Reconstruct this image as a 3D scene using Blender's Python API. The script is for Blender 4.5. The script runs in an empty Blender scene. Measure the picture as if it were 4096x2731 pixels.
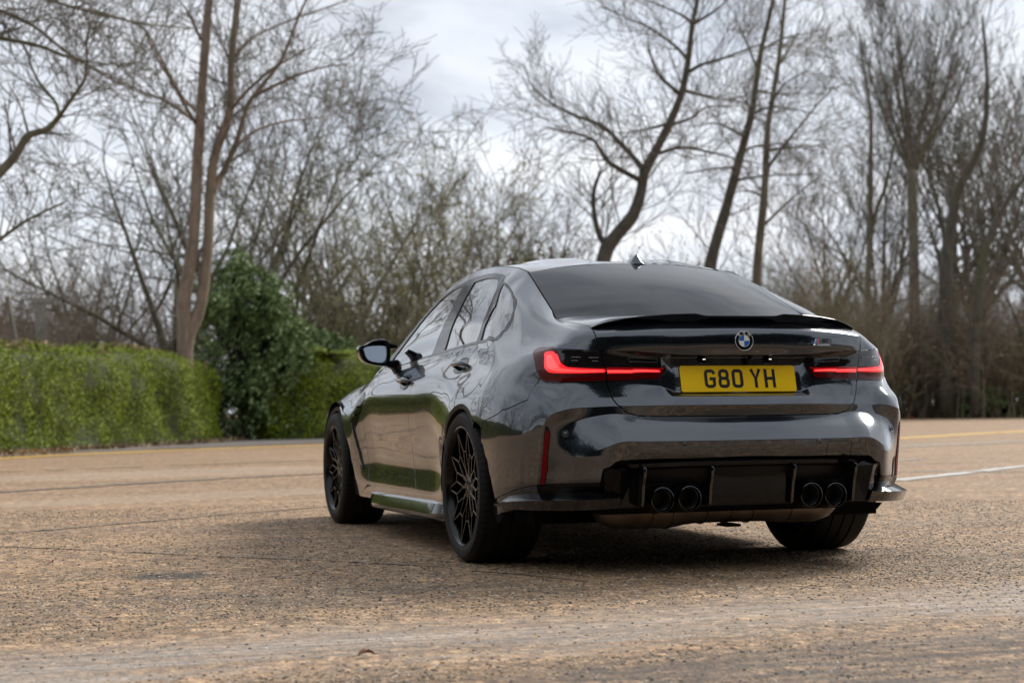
import bpy, bmesh, math, random
import numpy as np
from mathutils import Vector, Matrix, noise
from mathutils.bvhtree import BVHTree
from mathutils.geometry import delaunay_2d_cdt
R = math.radians
scn = bpy.context.scene
COL = scn.collection
# ---------------------------------------------------------------- camera
cam_d = bpy.data.cameras.new('camera'); cam = bpy.data.objects.new('camera', cam_d); COL.objects.link(cam)
CAMP = Vector((-2.99846, -7.30807, .679345)); YAW, PITCH, ROLL = .3049923, .0400349, -.0113077
_f = Vector((math.sin(YAW)*math.cos(PITCH), math.cos(YAW)*math.cos(PITCH), math.sin(PITCH)))
_r = Vector((math.cos(YAW), -math.sin(YAW), 0)); _u = _r.cross(_f)
_rr = math.cos(ROLL)*_r + math.sin(ROLL)*_u; _uu = -math.sin(ROLL)*_r + math.cos(ROLL)*_u
cam.matrix_world = Matrix(((_rr.x,_uu.x,-_f.x,CAMP.x),(_rr.y,_uu.y,-_f.y,CAMP.y),(_rr.z,_uu.z,-_f.z,CAMP.z),(0,0,0,1)))
cam_d.sensor_width = 36; cam_d.lens = 59.492; cam_d.clip_end = 3000; cam_d.clip_start = .1
cam_d.dof.use_dof = True; cam_d.dof.focus_distance = 6.9; cam_d.dof.aperture_fstop = 3.6
scn.camera = cam
# ---------------------------------------------------------------- sky, sun, exposure
SUN_EL, SUN_AZ = R(38), R(62)          # azimuth measured from +Y towards +X
world = bpy.data.worlds.new('World'); scn.world = world; world.use_nodes = True
wn, wl = world.node_tree.nodes, world.node_tree.links
wn.clear()
def wnode(t, **k):
    n = wn.new(t)
    for a, b in k.items(): setattr(n, a, b)
    return n
sky = wnode('ShaderNodeTexSky', sky_type='NISHITA', sun_disc=False, sun_elevation=SUN_EL, sun_rotation=SUN_AZ, altitude=50, dust_density=1.5)
geo = wnode('ShaderNodeTexCoord')
sep = wnode('ShaderNodeSeparateXYZ'); wl.new(geo.outputs['Generated'], sep.inputs[0])
# flatten the direction on a cloud ceiling
mx = wnode('ShaderNodeMath', operation='MAXIMUM'); wl.new(sep.outputs[2], mx.inputs[0]); mx.inputs[1].default_value = 0.0
ad = wnode('ShaderNodeMath', operation='ADD'); wl.new(mx.outputs[0], ad.inputs[0]); ad.inputs[1].default_value = .22
dv = wnode('ShaderNodeVectorMath', operation='DIVIDE'); wl.new(geo.outputs['Generated'], dv.inputs[0])
cb = wnode('ShaderNodeCombineXYZ')
for i in range(3): wl.new(ad.outputs[0], cb.inputs[i])
wl.new(cb.outputs[0], dv.inputs[1])
def wnoise(scale, detail, rough, off, dist=0.0):
    m = wnode('ShaderNodeMapping'); m.inputs['Location'].default_value = off; m.inputs['Scale'].default_value = (1, 1, .35)
    wl.new(dv.outputs[0], m.inputs[0])
    n = wnode('ShaderNodeTexNoise'); n.inputs['Scale'].default_value = scale; n.inputs['Detail'].default_value = detail
    n.inputs['Roughness'].default_value = rough; n.inputs['Distortion'].default_value = dist
    wl.new(m.outputs[0], n.inputs['Vector']); return n
n1 = wnoise(2.5, 8, .58, (3.1, 1.7, 0), .3)      # which cloud is thick
n2 = wnoise(.8, 5, .5, (8.3, 4.2, 0), .2)       # gaps of blue
r1 = wnode('ShaderNodeValToRGB'); wl.new(n1.outputs[0], r1.inputs[0])
e = r1.color_ramp.elements
e[0].position = .34; e[0].color = (.33, .355, .40, 1); e[1].position = .70; e[1].color = (.57, .58, .60, 1)
m_ = r1.color_ramp.elements.new(.50); m_.color = (.47, .495, .54, 1)
r2 = wnode('ShaderNodeMapRange'); wl.new(n2.outputs[0], r2.inputs[0])
r2.inputs[1].default_value = .36; r2.inputs[2].default_value = .50; r2.inputs[3].default_value = .93; r2.inputs[4].default_value = 1
# brighter towards the horizon
hz = wnode('ShaderNodeMapRange'); wl.new(mx.outputs[0], hz.inputs[0]); hz.inputs[1].default_value = 0; hz.inputs[2].default_value = .28
hz.inputs[3].default_value = 1.12; hz.inputs[4].default_value = 1.0
cm = wnode('ShaderNodeVectorMath', operation='SCALE'); wl.new(r1.outputs[0], cm.inputs[0]); wl.new(hz.outputs[0], cm.inputs[3])
SKYK = .10
cs = wnode('ShaderNodeVectorMath', operation='SCALE'); wl.new(cm.outputs[0], cs.inputs[0]); cs.inputs[3].default_value = .82 / SKYK
mixc = wnode('ShaderNodeMix', data_type='RGBA'); wl.new(r2.outputs[0], mixc.inputs[0])
wl.new(sky.outputs[0], mixc.inputs[6]); wl.new(cs.outputs[0], mixc.inputs[7])
bg = wnode('ShaderNodeBackground'); bg.inputs[1].default_value = SKYK; wl.new(mixc.outputs[2], bg.inputs[0])
wo = wnode('ShaderNodeOutputWorld'); wl.new(bg.outputs[0], wo.inputs[0])
sun_d = bpy.data.lights.new('sun', 'SUN'); sun_d.energy = 1.8; sun_d.angle = R(20); sun_d.color = (1, .95, .88)
sun = bpy.data.objects.new('sun', sun_d); COL.objects.link(sun)
_d = Vector((math.sin(SUN_AZ)*math.cos(SUN_EL), math.cos(SUN_AZ)*math.cos(SUN_EL), math.sin(SUN_EL)))
sun.rotation_euler = _d.to_track_quat('Z', 'Y').to_euler()
vs = scn.view_settings; vs.view_transform = 'Standard'; vs.look = 'None'; vs.exposure = 1.12; vs.gamma = 1; vs.use_curve_mapping = False
# ---------------------------------------------------------------- helpers
def tag(o, label=None, cat=None, group=None, kind=None):
    if label: o['label'] = label
    if cat: o['category'] = cat
    if group: o['group'] = group
    if kind: o['kind'] = kind
    return o
def link(name, me, parent=None, mat=None):
    o = bpy.data.objects.new(name, me); COL.objects.link(o)
    if parent is not None: o.parent = parent
    if mat is not None and me is not None:
        for m in (mat if isinstance(mat, (list, tuple)) else [mat]): me.materials.append(m)
    return o
def empty(name, loc=(0, 0, 0), rz=0):
    o = bpy.data.objects.new(name, None); COL.objects.link(o); o.location = loc; o.rotation_euler = (0, 0, rz); o.empty_display_size = .3
    return o
def pymesh(name, verts, faces, smooth=True, normals=None, midx=None):
    me = bpy.data.meshes.new(name); me.from_pydata([tuple(map(float, v)) for v in verts], [], [tuple(f) for f in faces])
    if smooth: me.polygons.foreach_set('use_smooth', [True] * len(me.polygons))
    if midx is not None: me.polygons.foreach_set('material_index', midx)
    me.update()
    if normals is not None: me.normals_split_custom_set_from_vertices([tuple(map(float, n)) for n in normals])
    return me
class MB:
    """collects simple shapes into one mesh"""
    def __init__(s): s.v = []; s.f = []; s.m = []
    def add(s, v, f, m=0):
        o = len(s.v); s.v += [tuple(p) for p in v]; s.f += [tuple(i + o for i in g) for g in f]; s.m += [m] * len(f); return s
    def box(s, lo, hi, m=0, mat=None):
        x0, y0, z0 = lo; x1, y1, z1 = hi
        v = [(x0,y0,z0),(x1,y0,z0),(x1,y1,z0),(x0,y1,z0),(x0,y0,z1),(x1,y0,z1),(x1,y1,z1),(x0,y1,z1)]
        if mat is not None: v = [tuple(mat @ Vector(p)) for p in v]
        return s.add(v, [(0,3,2,1),(4,5,6,7),(0,1,5,4),(1,2,6,5),(2,3,7,6),(3,0,4,7)], m)
    def prism(s, poly, axis, a, b, m=0):
        """polygon of (p,q) extruded from a to b along axis 'x','y' or 'z'"""
        k = {'x': lambda p, q, t: (t, p, q), 'y': lambda p, q, t: (p, t, q), 'z': lambda p, q, t: (p, q, t)}[axis]
        n = len(poly); v = [k(p, q, a) for p, q in poly] + [k(p, q, b) for p, q in poly]
        f = [tuple(range(n))[::-1], tuple(range(n, 2 * n))] + [(i, (i+1) % n, n + (i+1) % n, n + i) for i in range(n)]
        return s.add(v, f, m)
    def tube(s, pts, rad, n=8, m=0, cap=True):
        rings = []; pts = [Vector(p) for p in pts]; up = None
        for i, p in enumerate(pts):
            d = (pts[min(i+1, len(pts)-1)] - pts[max(i-1, 0)]).normalized()
            if up is None: up = Vector((0,0,1)) if abs(d.z) < .9 else Vector((1,0,0))
            a = d.cross(up).normalized(); b = a.cross(d).normalized(); up = b
            r = rad[i] if isinstance(rad, (list, tuple)) else rad
            rings.append([p + (a*math.cos(t) + b*math.sin(t))*r for t in [2*math.pi*k/n for k in range(n)]])
        v = [q for g in rings for q in g]; f = []
        for i in range(len(pts)-1):
            for k in range(n): f.append((i*n+k, i*n+(k+1)%n, (i+1)*n+(k+1)%n, (i+1)*n+k))
        if cap: f.append(tuple(range(n))[::-1]); f.append(tuple(range((len(pts)-1)*n, len(pts)*n)))
        return s.add(v, f, m)
    def lathe(s, prof, n=48, axis='x', c=(0,0,0), m=0, close=False):
        """prof: list of (along axis, radius)"""
        v = []; f = []; L = len(prof)
        for k in range(n):
            t = 2*math.pi*k/n
            for (a, r) in prof:
                p = {'x': (a, r*math.cos(t), r*math.sin(t)), 'y': (r*math.cos(t), a, r*math.sin(t)), 'z': (r*math.cos(t), r*math.sin(t), a)}[axis]
                v.append((p[0]+c[0], p[1]+c[1], p[2]+c[2]))
        for k in range(n):
            for i in range(L if close else L-1):
                j = (i+1) % L
                f.append((k*L+i, k*L+j, ((k+1)%n)*L+j, ((k+1)%n)*L+i))
        return s.add(v, f, m)
    def build(s, name, mat, parent=None, smooth=False, angle=None, bevel=0, recalc=True):
        me = bpy.data.meshes.new(name); me.from_pydata(s.v, [], s.f)
        me.polygons.foreach_set('material_index', s.m)
        if recalc or bevel:
            bm = bmesh.new(); bm.from_mesh(me)
            if bevel:
                bmesh.ops.remove_doubles(bm, verts=bm.verts, dist=1e-5)
                bmesh.ops.recalc_face_normals(bm, faces=bm.faces)
                ed = [e for e in bm.edges if len(e.link_faces) == 2 and e.calc_face_angle() > .5]
                bmesh.ops.bevel(bm, geom=ed, offset=bevel, segments=2, profile=.5, affect='EDGES', clamp_overlap=True)
            else: bmesh.ops.recalc_face_normals(bm, faces=bm.faces)
            bm.to_mesh(me); bm.free()
        if smooth or angle: me.polygons.foreach_set('use_smooth', [True] * len(me.polygons))
        if angle: me.set_sharp_from_angle(angle=R(angle))
        me.update(); return link(name, me, parent, mat)
# ---------------------------------------------------------------- materials
def pbr(name, col, rough=.5, metal=0, coat=0, coat_rough=.02, emis=None, estr=0, spec=.5, ior=1.5, trans=0, alpha=1):
    m = bpy.data.materials.new(name); m.use_nodes = True
    b = m.node_tree.nodes['Principled BSDF']
    b.inputs['Base Color'].default_value = (*col, 1); b.inputs['Roughness'].default_value = rough; b.inputs['Metallic'].default_value = metal
    b.inputs['Coat Weight'].default_value = coat; b.inputs['Coat Roughness'].default_value = coat_rough
    b.inputs['Specular IOR Level'].default_value = spec; b.inputs['IOR'].default_value = ior; b.inputs['Transmission Weight'].default_value = trans
    if emis: b.inputs['Emission Color'].default_value = (*emis, 1); b.inputs['Emission Strength'].default_value = estr
    return m
def nodes(m): return m.node_tree.nodes, m.node_tree.links, m.node_tree.nodes['Principled BSDF']
def tnoise(m, scale, detail=4, rough=.55, vec=None, dist=0):
    n, l, b = nodes(m); t = n.new('ShaderNodeTexNoise'); t.inputs['Scale'].default_value = scale; t.inputs['Detail'].default_value = detail
    t.inputs['Roughness'].default_value = rough; t.inputs['Distortion'].default_value = dist
    if vec is not None: l.new(vec, t.inputs['Vector'])
    return t
def ramp(m, fac, stops):
    n, l, b = nodes(m); r = n.new('ShaderNodeValToRGB'); l.new(fac, r.inputs[0]); e = r.color_ramp.elements
    while len(e) > 1: e.remove(e[-1])
    e[0].position = stops[0][0]; e[0].color = (*stops[0][1], 1)
    for p, c in stops[1:]:
        q = e.new(p); q.color = (*c, 1)
    return r
def mixrgb(m, fac, a, b_, mode='MIX'):
    n, l, b = nodes(m); x = n.new('ShaderNodeMix'); x.data_type = 'RGBA'; x.blend_type = mode
    for s, i in ((fac, 0), (a, 6), (b_, 7)):
        if hasattr(s, 'default_value') or hasattr(s, 'is_linked'): l.new(s, x.inputs[i])
        elif isinstance(s, tuple): x.inputs[i].default_value = (*s, 1)
        else: x.inputs[i].default_value = s
    return x.outputs[2]
def mrange(m, v, a, b_, c=0, d=1):
    n, l, b = nodes(m); x = n.new('ShaderNodeMapRange'); l.new(v, x.inputs[0])
    for i, q in ((1, a), (2, b_), (3, c), (4, d)): x.inputs[i].default_value = q
    return x.outputs[0]
def mmath(m, op, a, b_=None):
    n, l, b = nodes(m); x = n.new('ShaderNodeMath'); x.operation = op
    for i, s in ((0, a), (1, b_)):
        if s is None: continue
        if hasattr(s, 'is_linked'): l.new(s, x.inputs[i])
        else: x.inputs[i].default_value = s
    return x.outputs[0]
def bump(m, h, strength=.3, dist=.01):
    n, l, b = nodes(m); x = n.new('ShaderNodeBump'); x.inputs['Strength'].default_value = strength; x.inputs['Distance'].default_value = dist
    l.new(h, x.inputs['Height']); l.new(x.outputs[0], b.inputs['Normal']); return x
def texco(m, kind='Object', scale=(1,1,1)):
    n, l, b = nodes(m); t = n.new('ShaderNodeTexCoord'); mp = n.new('ShaderNodeMapping'); mp.inputs['Scale'].default_value = scale
    l.new(t.outputs[kind], mp.inputs[0]); return mp.outputs[0]
def attach(m, sock, inp):
    n, l, b = nodes(m); l.new(sock, b.inputs[inp])
# ---------------------------------------------------------------- car: body surfaces
NS = 8
def lerp(a, b, t): return a + (b - a) * t
def smooth01(t):
    t = min(1.0, max(0.0, t)); return t * t * (3 - 2 * t)
def pl(xs, ys, x):
    return float(np.interp(x, xs, ys))
TS = [0, .05, .17, .33, .5, .67, .83, .95]      # denser beside the nodes so that creases stay crisp
def hermite_refine(P, sharp, n, axis_closed=False):
    """P (k,...,3) nodes along axis 0, sharp (k,...) 0..1 -> refined ((k-1)*n+1,...,3)"""
    k = P.shape[0]
    d = P[1:] - P[:-1]
    L = np.sqrt((d ** 2).sum(-1, keepdims=True)) + 1e-6
    L = L ** 0.75
    s = d / L
    T = np.zeros_like(P)
    T[1:-1] = (s[:-1] * L[1:] + s[1:] * L[:-1]) / (L[:-1] + L[1:])
    T[0] = s[0]; T[-1] = s[-1]
    Tout = T.copy(); Tin = T.copy()
    w = sharp[..., None]
    Tout[:-1] = T[:-1] * (1 - w[:-1]) + s * w[:-1]
    Tin[1:] = T[1:] * (1 - w[1:]) + s * w[1:]
    out = []
    for i in range(k - 1):
        for j in range(n):
            t = TS[j]
            h00 = 2*t**3 - 3*t**2 + 1; h10 = t**3 - 2*t**2 + t
            h01 = -2*t**3 + 3*t**2; h11 = t**3 - t**2
            out.append(h00*P[i] + h10*L[i]*Tout[i] + h01*P[i+1] + h11*L[i]*Tin[i+1])
    out.append(P[-1])
    return np.array(out)
def refine_sharp(S, n):
    k = S.shape[0]; out = []
    for i in range(k - 1):
        for j in range(n): out.append(S[i] * (1 - TS[j]) + S[i+1] * TS[j])
    out.append(S[-1]); return np.array(out)

# the rear fascia and quarter, column by column: (x, y, z) for rows 0..17, x measured outwards from the centre line
NET = [
 [(0,-.95,.415),(0,-.985,.43),(0,-1.005,.455),(0,-1.03,.50),(0,-1.045,.545),(0,-1.003,.597),(0,-.957,.643),(0,-.983,.688),(0,-.958,.724),(0,-.915,.738),(0,-.895,.82),(0,-.872,.884),(0,-.948,.893),(0,-.955,.94),(0,-.938,.99),(0,-.905,1.02),(0,-.74,1.055),(0,-.545,1.078)],
 [(.15,-.95,.415),(.15,-.983,.43),(.15,-1.003,.455),(.15,-1.027,.50),(.15,-1.041,.545),(.15,-1.0,.597),(.15,-.953,.643),(.15,-.978,.688),(.15,-.953,.724),(.15,-.913,.738),(.15,-.893,.82),(.15,-.870,.884),(.15,-.945,.893),(.15,-.952,.94),(.15,-.935,.99),(.15,-.90,1.02),(.15,-.735,1.055),(.15,-.54,1.078)],
 [(.285,-.945,.415),(.285,-.973,.43),(.285,-.993,.455),(.285,-1.017,.50),(.285,-1.030,.545),(.285,-.988,.597),(.285,-.942,.644),(.285,-.963,.688),(.285,-.94,.724),(.285,-.908,.742),(.285,-.890,.82),(.29,-.868,.884),(.285,-.938,.895),(.285,-.942,.94),(.285,-.924,.988),(.285,-.89,1.017),(.285,-.715,1.055),(.285,-.52,1.078)],
 [(.345,-.94,.415),(.345,-.968,.43),(.345,-.987,.455),(.345,-1.010,.50),(.345,-1.023,.545),(.345,-.982,.597),(.345,-.935,.644),(.345,-.953,.688),(.345,-.93,.724),(.345,-.906,.765),(.345,-.898,.83),(.345,-.896,.885),(.345,-.928,.90),(.345,-.932,.94),(.345,-.914,.987),(.345,-.88,1.015),(.345,-.70,1.055),(.345,-.505,1.078)],
 [(.46,-.93,.40),(.46,-.958,.42),(.46,-.975,.45),(.46,-.996,.50),(.46,-1.010,.545),(.46,-.967,.597),(.46,-.915,.648),(.46,-.925,.687),(.46,-.905,.724),(.46,-.887,.778),(.465,-.885,.84),(.468,-.882,.895),(.47,-.896,.913),(.47,-.896,.948),(.47,-.878,.985),(.47,-.845,1.008),(.47,-.655,1.052),(.47,-.465,1.077)],
 [(.545,-.90,.33),(.56,-.945,.39),(.565,-.963,.44),(.565,-.982,.50),(.56,-.998,.544),(.56,-.952,.60),(.55,-.897,.655),(.55,-.897,.687),(.555,-.88,.722),(.567,-.865,.787),(.575,-.862,.845),(.585,-.855,.90),(.59,-.852,.916),(.593,-.846,.945),(.598,-.828,.975),(.60,-.797,.999),(.60,-.60,1.045),(.575,-.415,1.074)],
 [(.60,-.89,.29),(.633,-.943,.381),(.637,-.952,.44),(.643,-.958,.49),(.645,-.955,.512),(.66,-.912,.575),(.66,-.868,.640),(.65,-.872,.683),(.65,-.857,.72),(.655,-.832,.786),(.665,-.828,.845),(.672,-.818,.905),(.676,-.812,.920),(.674,-.80,.943),(.668,-.777,.968),(.66,-.742,.99),(.64,-.53,1.042),(.608,-.375,1.069)],
 [(.68,-.835,.285),(.715,-.872,.378),(.717,-.877,.43),(.722,-.876,.485),(.728,-.866,.515),(.737,-.848,.552),(.737,-.842,.62),(.732,-.863,.677),(.725,-.843,.72),(.727,-.785,.786),(.737,-.778,.845),(.735,-.757,.905),(.735,-.750,.925),(.731,-.733,.938),(.717,-.698,.957),(.702,-.640,.983),(.667,-.44,1.056),(.599,-.27,1.115)],
 [(.745,-.755,.28),(.785,-.775,.372),(.787,-.785,.43),(.790,-.797,.485),(.790,-.806,.525),(.788,-.815,.565),(.784,-.826,.615),(.777,-.845,.665),(.765,-.82,.715),(.772,-.728,.786),(.785,-.712,.84),(.775,-.690,.895),(.769,-.675,.918),(.757,-.65,.932),(.744,-.60,.952),(.727,-.53,.983),(.677,-.33,1.088),(.588,-.165,1.160)],
 [(.80,-.70,.275),(.828,-.735,.367),(.827,-.75,.43),(.825,-.764,.493),(.822,-.776,.54),(.820,-.787,.58),(.814,-.799,.62),(.804,-.812,.655),(.798,-.795,.71),(.803,-.690,.785),(.815,-.660,.835),(.807,-.635,.883),(.797,-.61,.908),(.784,-.57,.925),(.767,-.50,.950),(.746,-.43,.985),(.685,-.24,1.115),(.577,-.06,1.204)],
 [(.855,-.60,.262),(.873,-.65,.35),(.878,-.665,.43),(.880,-.675,.49),(.878,-.685,.54),(.876,-.693,.58),(.870,-.70,.62),(.861,-.705,.66),(.852,-.695,.715),(.846,-.635,.78),(.846,-.595,.83),(.834,-.565,.873),(.822,-.53,.898),(.807,-.48,.92),(.787,-.41,.95),(.760,-.34,.995),(.690,-.14,1.140),(.567,.03,1.242)],
 [(.905,-.495,.236),(.915,-.49,.31),(.925,-.50,.40),(.929,-.51,.47),(.930,-.52,.53),(.929,-.53,.58),(.925,-.54,.63),(.917,-.54,.68),(.906,-.53,.735),(.892,-.50,.785),(.877,-.47,.828),(.860,-.44,.866),(.844,-.40,.893),(.824,-.35,.92),(.798,-.28,.957),(.764,-.22,1.008),(.687,-.04,1.168),(.558,.105,1.272)],
 [(.912,-.42,.20),(.925,-.40,.30),(.938,-.38,.40),(.943,-.37,.47),(.947,-.365,.53),(.948,-.36,.58),(.947,-.36,.63),(.941,-.355,.68),(.930,-.345,.735),(.912,-.33,.785),(.893,-.31,.828),(.873,-.285,.864),(.855,-.255,.893),(.835,-.215,.923),(.803,-.15,.970),(.765,-.10,1.032),(.682,.06,1.198),(.551,.168,1.297)],
 [(.912,-.2,.20),(.928,-.2,.30),(.941,-.2,.40),(.948,-.2,.47),(.951,-.2,.53),(.952,-.2,.58),(.951,-.2,.63),(.945,-.2,.68),(.932,-.195,.735),(.913,-.19,.785),(.892,-.18,.828),(.872,-.165,.864),(.853,-.14,.895),(.829,-.11,.935),(.793,-.05,1.0),(.752,.0,1.08),(.669,.16,1.228),(.544,.228,1.319)],
]
def door_x(z):
    return pl([.15,.20,.25,.30,.36,.42,.48,.54,.60,.66,.72,.78,.83,.88,.93,.98],
              [.880,.893,.897,.889,.881,.879,.884,.892,.901,.907,.909,.905,.894,.874,.846,.812], z)
BELT_Y = [-.02,.425,1.045,1.718,2.2]; BELT_Z = [.978,.976,.952,.917,.888]
TOP = ([.22,.30,.45,.65,.9,1.15,1.4,1.6,1.8,2.0,2.2,2.35],
       [.544,.547,.552,.556,.560,.565,.578,.607,.652,.700,.742,.76],
       [1.318,1.338,1.364,1.384,1.392,1.386,1.352,1.290,1.185,1.062,.945,.885])
def side_column(y, ytop):
    zb = pl(BELT_Y, BELT_Z, y); out = []
    zs = [.19,.28,.38,.46,.52,.57,.62,.67,.72,.765,.81,.86, lerp(.86, zb, .55), zb]
    wr = 1 - smooth01((y - .12) / .55)          # rear flare
    wf = smooth01((y - 2.02) / .55)             # front flare
    for z in zs:
        x = door_x(z + (.976 - zb) * smooth01((z - .7) / .25))
        xr = pl([.19,.30,.40,.47,.53,.58,.63,.68,.735,.785,.83,.866,.90,.96,.985],[.915,.928,.941,.948,.951,.952,.951,.945,.932,.912,.889,.868,.849,.815,.80], z)
        xf = pl([.19,.30,.45,.55,.62,.68,.73,.78,.83,.88,.93],[.905,.918,.935,.940,.938,.928,.910,.880,.845,.805,.77], z)
        x = x * (1 - wr) + xr * wr
        x = x * (1 - wf) + xf * wf
        out.append((x, y, z))
    xb = out[-1][0]
    yt = ytop; xt = pl(TOP[0], TOP[1], yt); zt = pl(TOP[0], TOP[2], yt)
    for f, bx in ((.30,.012), (.60,.016), (.86,.012), (1.0, 0)):
        fy = y + (yt - y) * f
        out.append((lerp(xb, xt, f ** 1.12) + bx, fy, lerp(zb, zt, f) ))
    return out
NET.append([(.912,0,.20),(.928,0,.30),(.941,0,.40),(.948,0,.47),(.951,0,.53),(.952,0,.58),(.951,0,.63),(.945,0,.68),(.931,0,.735),(.911,0,.785),(.888,0,.829),(.868,.0,.868),(.848,.01,.907),(.818,.03,.955),(.782,.08,1.04),(.737,.14,1.13),(.658,.26,1.262),(.546,.335,1.346)])
for y, yt in ((.2,.46),(.42,.60),(.66,.78),(1.0,1.06),(1.35,1.34),(1.7,1.66),(2.02,1.95),(2.22,2.18)):
    NET.append(side_column(y, yt))
def front_column(y):
    zc = pl([2.2,2.45,2.65,2.857,3.1,3.3,3.5,3.62],[.945,.880,.866,.85,.82,.79,.745,.71], y)
    xc = pl([2.2,2.45,2.65,2.857,3.1,3.3,3.5,3.62],[.742,.735,.725,.715,.70,.68,.65,.62], y)
    xm = pl([2.2,2.45,2.65,2.857,3.1,3.3,3.5,3.62],[.925,.935,.94,.94,.93,.91,.86,.82], y)
    out = []
    for k, z in enumerate([.19,.28,.38,.46,.52,.57,.62]):
        out.append((xm - [.03,.02,.01,.005,0,0,.002][k], y, z))
    for k in range(1, 12):
        a = k / 11.0 * 1.2; z0 = .62
        out.append((xm - .004 - (xm - .004 - xc) * (1 - math.cos(a)) / (1 - math.cos(1.2)), y, z0 + (zc - z0) * math.sin(a) / math.sin(1.2)))
    return out
for y in (2.45,2.65,2.857,3.1,3.3,3.5): NET.append(front_column(y))
def nose(xf, y, w):
    base = front_column(3.5); out = []
    for (x, yy, z) in base:
        t = (x - .64) / .23
        out.append((x * xf, y - .10 * smooth01((z - .55) / .25) * w - .05*abs(z-.5), z * 1.0 - .02 * w))
    return out
NET.append(nose(.93, 3.62, .5)); NET.append(nose(.72, 3.70, 1)); NET.append(nose(.38, 3.745, 1)); NET.append(nose(.0001, 3.755, 1))
for j in range(6):
    for r_, dy_, dz_ in ((13, -.003, 0), (14, -.012, 0), (15, -.022 if j < 5 else -.014, -.006)):
        x_, y_, z_ = NET[j][r_]; NET[j][r_] = (x_, y_+dy_, z_+dz_)
for j, (x_, y_, z_) in enumerate(((0,-.868,1.0455),(.15,-.865,1.0455),(.285,-.850,1.044),(.345,-.838,1.043),(.47,-.797,1.038),(.60,-.735,1.022),(.645,-.60,1.028))): NET[j][16] = (x_, y_, z_)
NETA = np.array(NET, float)                      # (cols, rows, 3)
NC, NR = NETA.shape[:2]
# extra softening column between first and last of the flare is left to the spline; crease strengths:
SR = np.zeros((NC, NR)); SC = np.zeros((NC, NR))
for j in range(NC):
    def setr(r, v, lo, hi):
        if lo <= j <= hi: SR[j, r] = v
    setr(2,.5,0,5); setr(4,.96,0,5); setr(4,.6,6,6); setr(3,.7,6,6); setr(5,.7,7,7)
    setr(6,.9,0,6); setr(7,.95,0,8); setr(7,.5,9,9); setr(8,.75,0,5); setr(9,.8,0,3); setr(11,1,0,3); setr(12,1,0,3); setr(12,.5,4,5)
    setr(15,.85,0,4); setr(15,.5,5,5)
SC[9,1:7] = .95; SC[9,0] = .9; SC[9,7] = .5; SC[2,9:12] = .9; SC[3,9:12] = .9; SC[7,3:6] = .5
def build_grid(A, SRr, SCc, n):
    G = hermite_refine(A, SCc, n)                # along columns axis
    S = refine_sharp(SRr, n)
    G2 = hermite_refine(np.swapaxes(G, 0, 1), np.swapaxes(S, 0, 1), n)
    return np.swapaxes(G2, 0, 1), S
# columns of the fine grid run along axis 0 (u), rows along axis 1 (v)
GA, _ = build_grid(NETA, SR, SC, NS)
# ---------------------------------------------------------------- car: materials
M_paint = pbr('graphite_paint', (.032, .039, .051), .22, .85, 1.0, .012, spec=.12)
M_paint.node_tree.nodes['Principled BSDF'].inputs['Coat IOR'].default_value = 1.72
def _paint():
    v = texco(M_paint, 'Object'); f = tnoise(M_paint, 900, 2, .5, v)
    attach(M_paint, mrange(M_paint, f.outputs[0], .3, .7, .16, .26), 'Roughness')
    g = tnoise(M_paint, 14, 5, .6, v); attach(M_paint, mrange(M_paint, g.outputs[0], .55, .8, .006, .02), 'Coat Roughness')
_paint()
M_gloss = pbr('gloss_black', (.003, .003, .0035), .10, 0, .13, .02)
M_blade = pbr('blade_black', (.004, .004, .005), .15, 0, .9, .02)
M_blackpl = pbr('satin_black_plastic', (.005, .005, .006), .4)
M_under = pbr('underbody_black', (.004, .004, .004), .8)
M_rubber = pbr('tyre_rubber', (.0085, .0085, .009), .62)
M_glass = pbr('tinted_glass', (.006, .008, .009), .02, 0, 0, spec=.5, ior=1.30)
M_side = pbr('side_glass', (.008, .011, .012), .02, 0, 1, .008, ior=1.6)
M_side.node_tree.nodes['Principled BSDF'].inputs['Coat IOR'].default_value = 1.75
M_rim = pbr('black_rim', (.003, .003, .0035), .25, 0, .2, .05)
M_disc = pbr('brake_disc', (.10, .10, .105), .4, .8)
M_cal = pbr('brake_caliper', (.03, .03, .032), .35, .2)
M_steel = pbr('stainless_exhaust', (.2, .17, .14), .40, 1)
def _st():
    v = texco(M_steel, 'Object', (1, 1, 1)); f = tnoise(M_steel, 7, 5, .6, v)
    attach(M_steel, ramp(M_steel, f.outputs[0], [(.3, (.11, .085, .066)), (.7, (.20, .165, .135))]).outputs[0], 'Base Color')
    attach(M_steel, mrange(M_steel, f.outputs[0], .3, .7, .28, .5), 'Roughness')
_st()
M_tip = pbr('black_chrome_tip', (.075, .08, .088), .14, 1)
M_tipin = pbr('sooty_tip_inside', (.01, .01, .01), .6, .3)
M_lens = pbr('dark_lamp_lens', (.010, .008, .009), .06, 0, .35, .01)
M_redlens = pbr('red_lamp_lens', (.045, .001, .002), .2, 0, .35, .01, emis=(.5,.004,.01), estr=.012)
M_redlit = pbr('lit_red_strip', (.5, .01, .02), .15, 0, .6, .02, emis=(1.0, .020, .026), estr=.40)
M_redlit2 = pbr('lit_red_core', (.6, .02, .03), .15, 0, .6, .02, emis=(1.0, .075, .07), estr=.62)
M_redglow = pbr('dim_red_strip', (.2, .003, .005), .1, 0, 1, .02, emis=(.8, .01, .015), estr=.16)
M_refl = pbr('red_reflector', (.16, .001, .003), .3, 0, .08, .03)
M_white = pbr('white_lamp', (.8, .8, .8), .3, emis=(1, .97, .9), estr=2.2)
M_grey = pbr('lamp_chrome', (.25, .25, .26), .25, .8)
M_silver = pbr('badge_silver', (.75, .75, .76), .2, 1)
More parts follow.
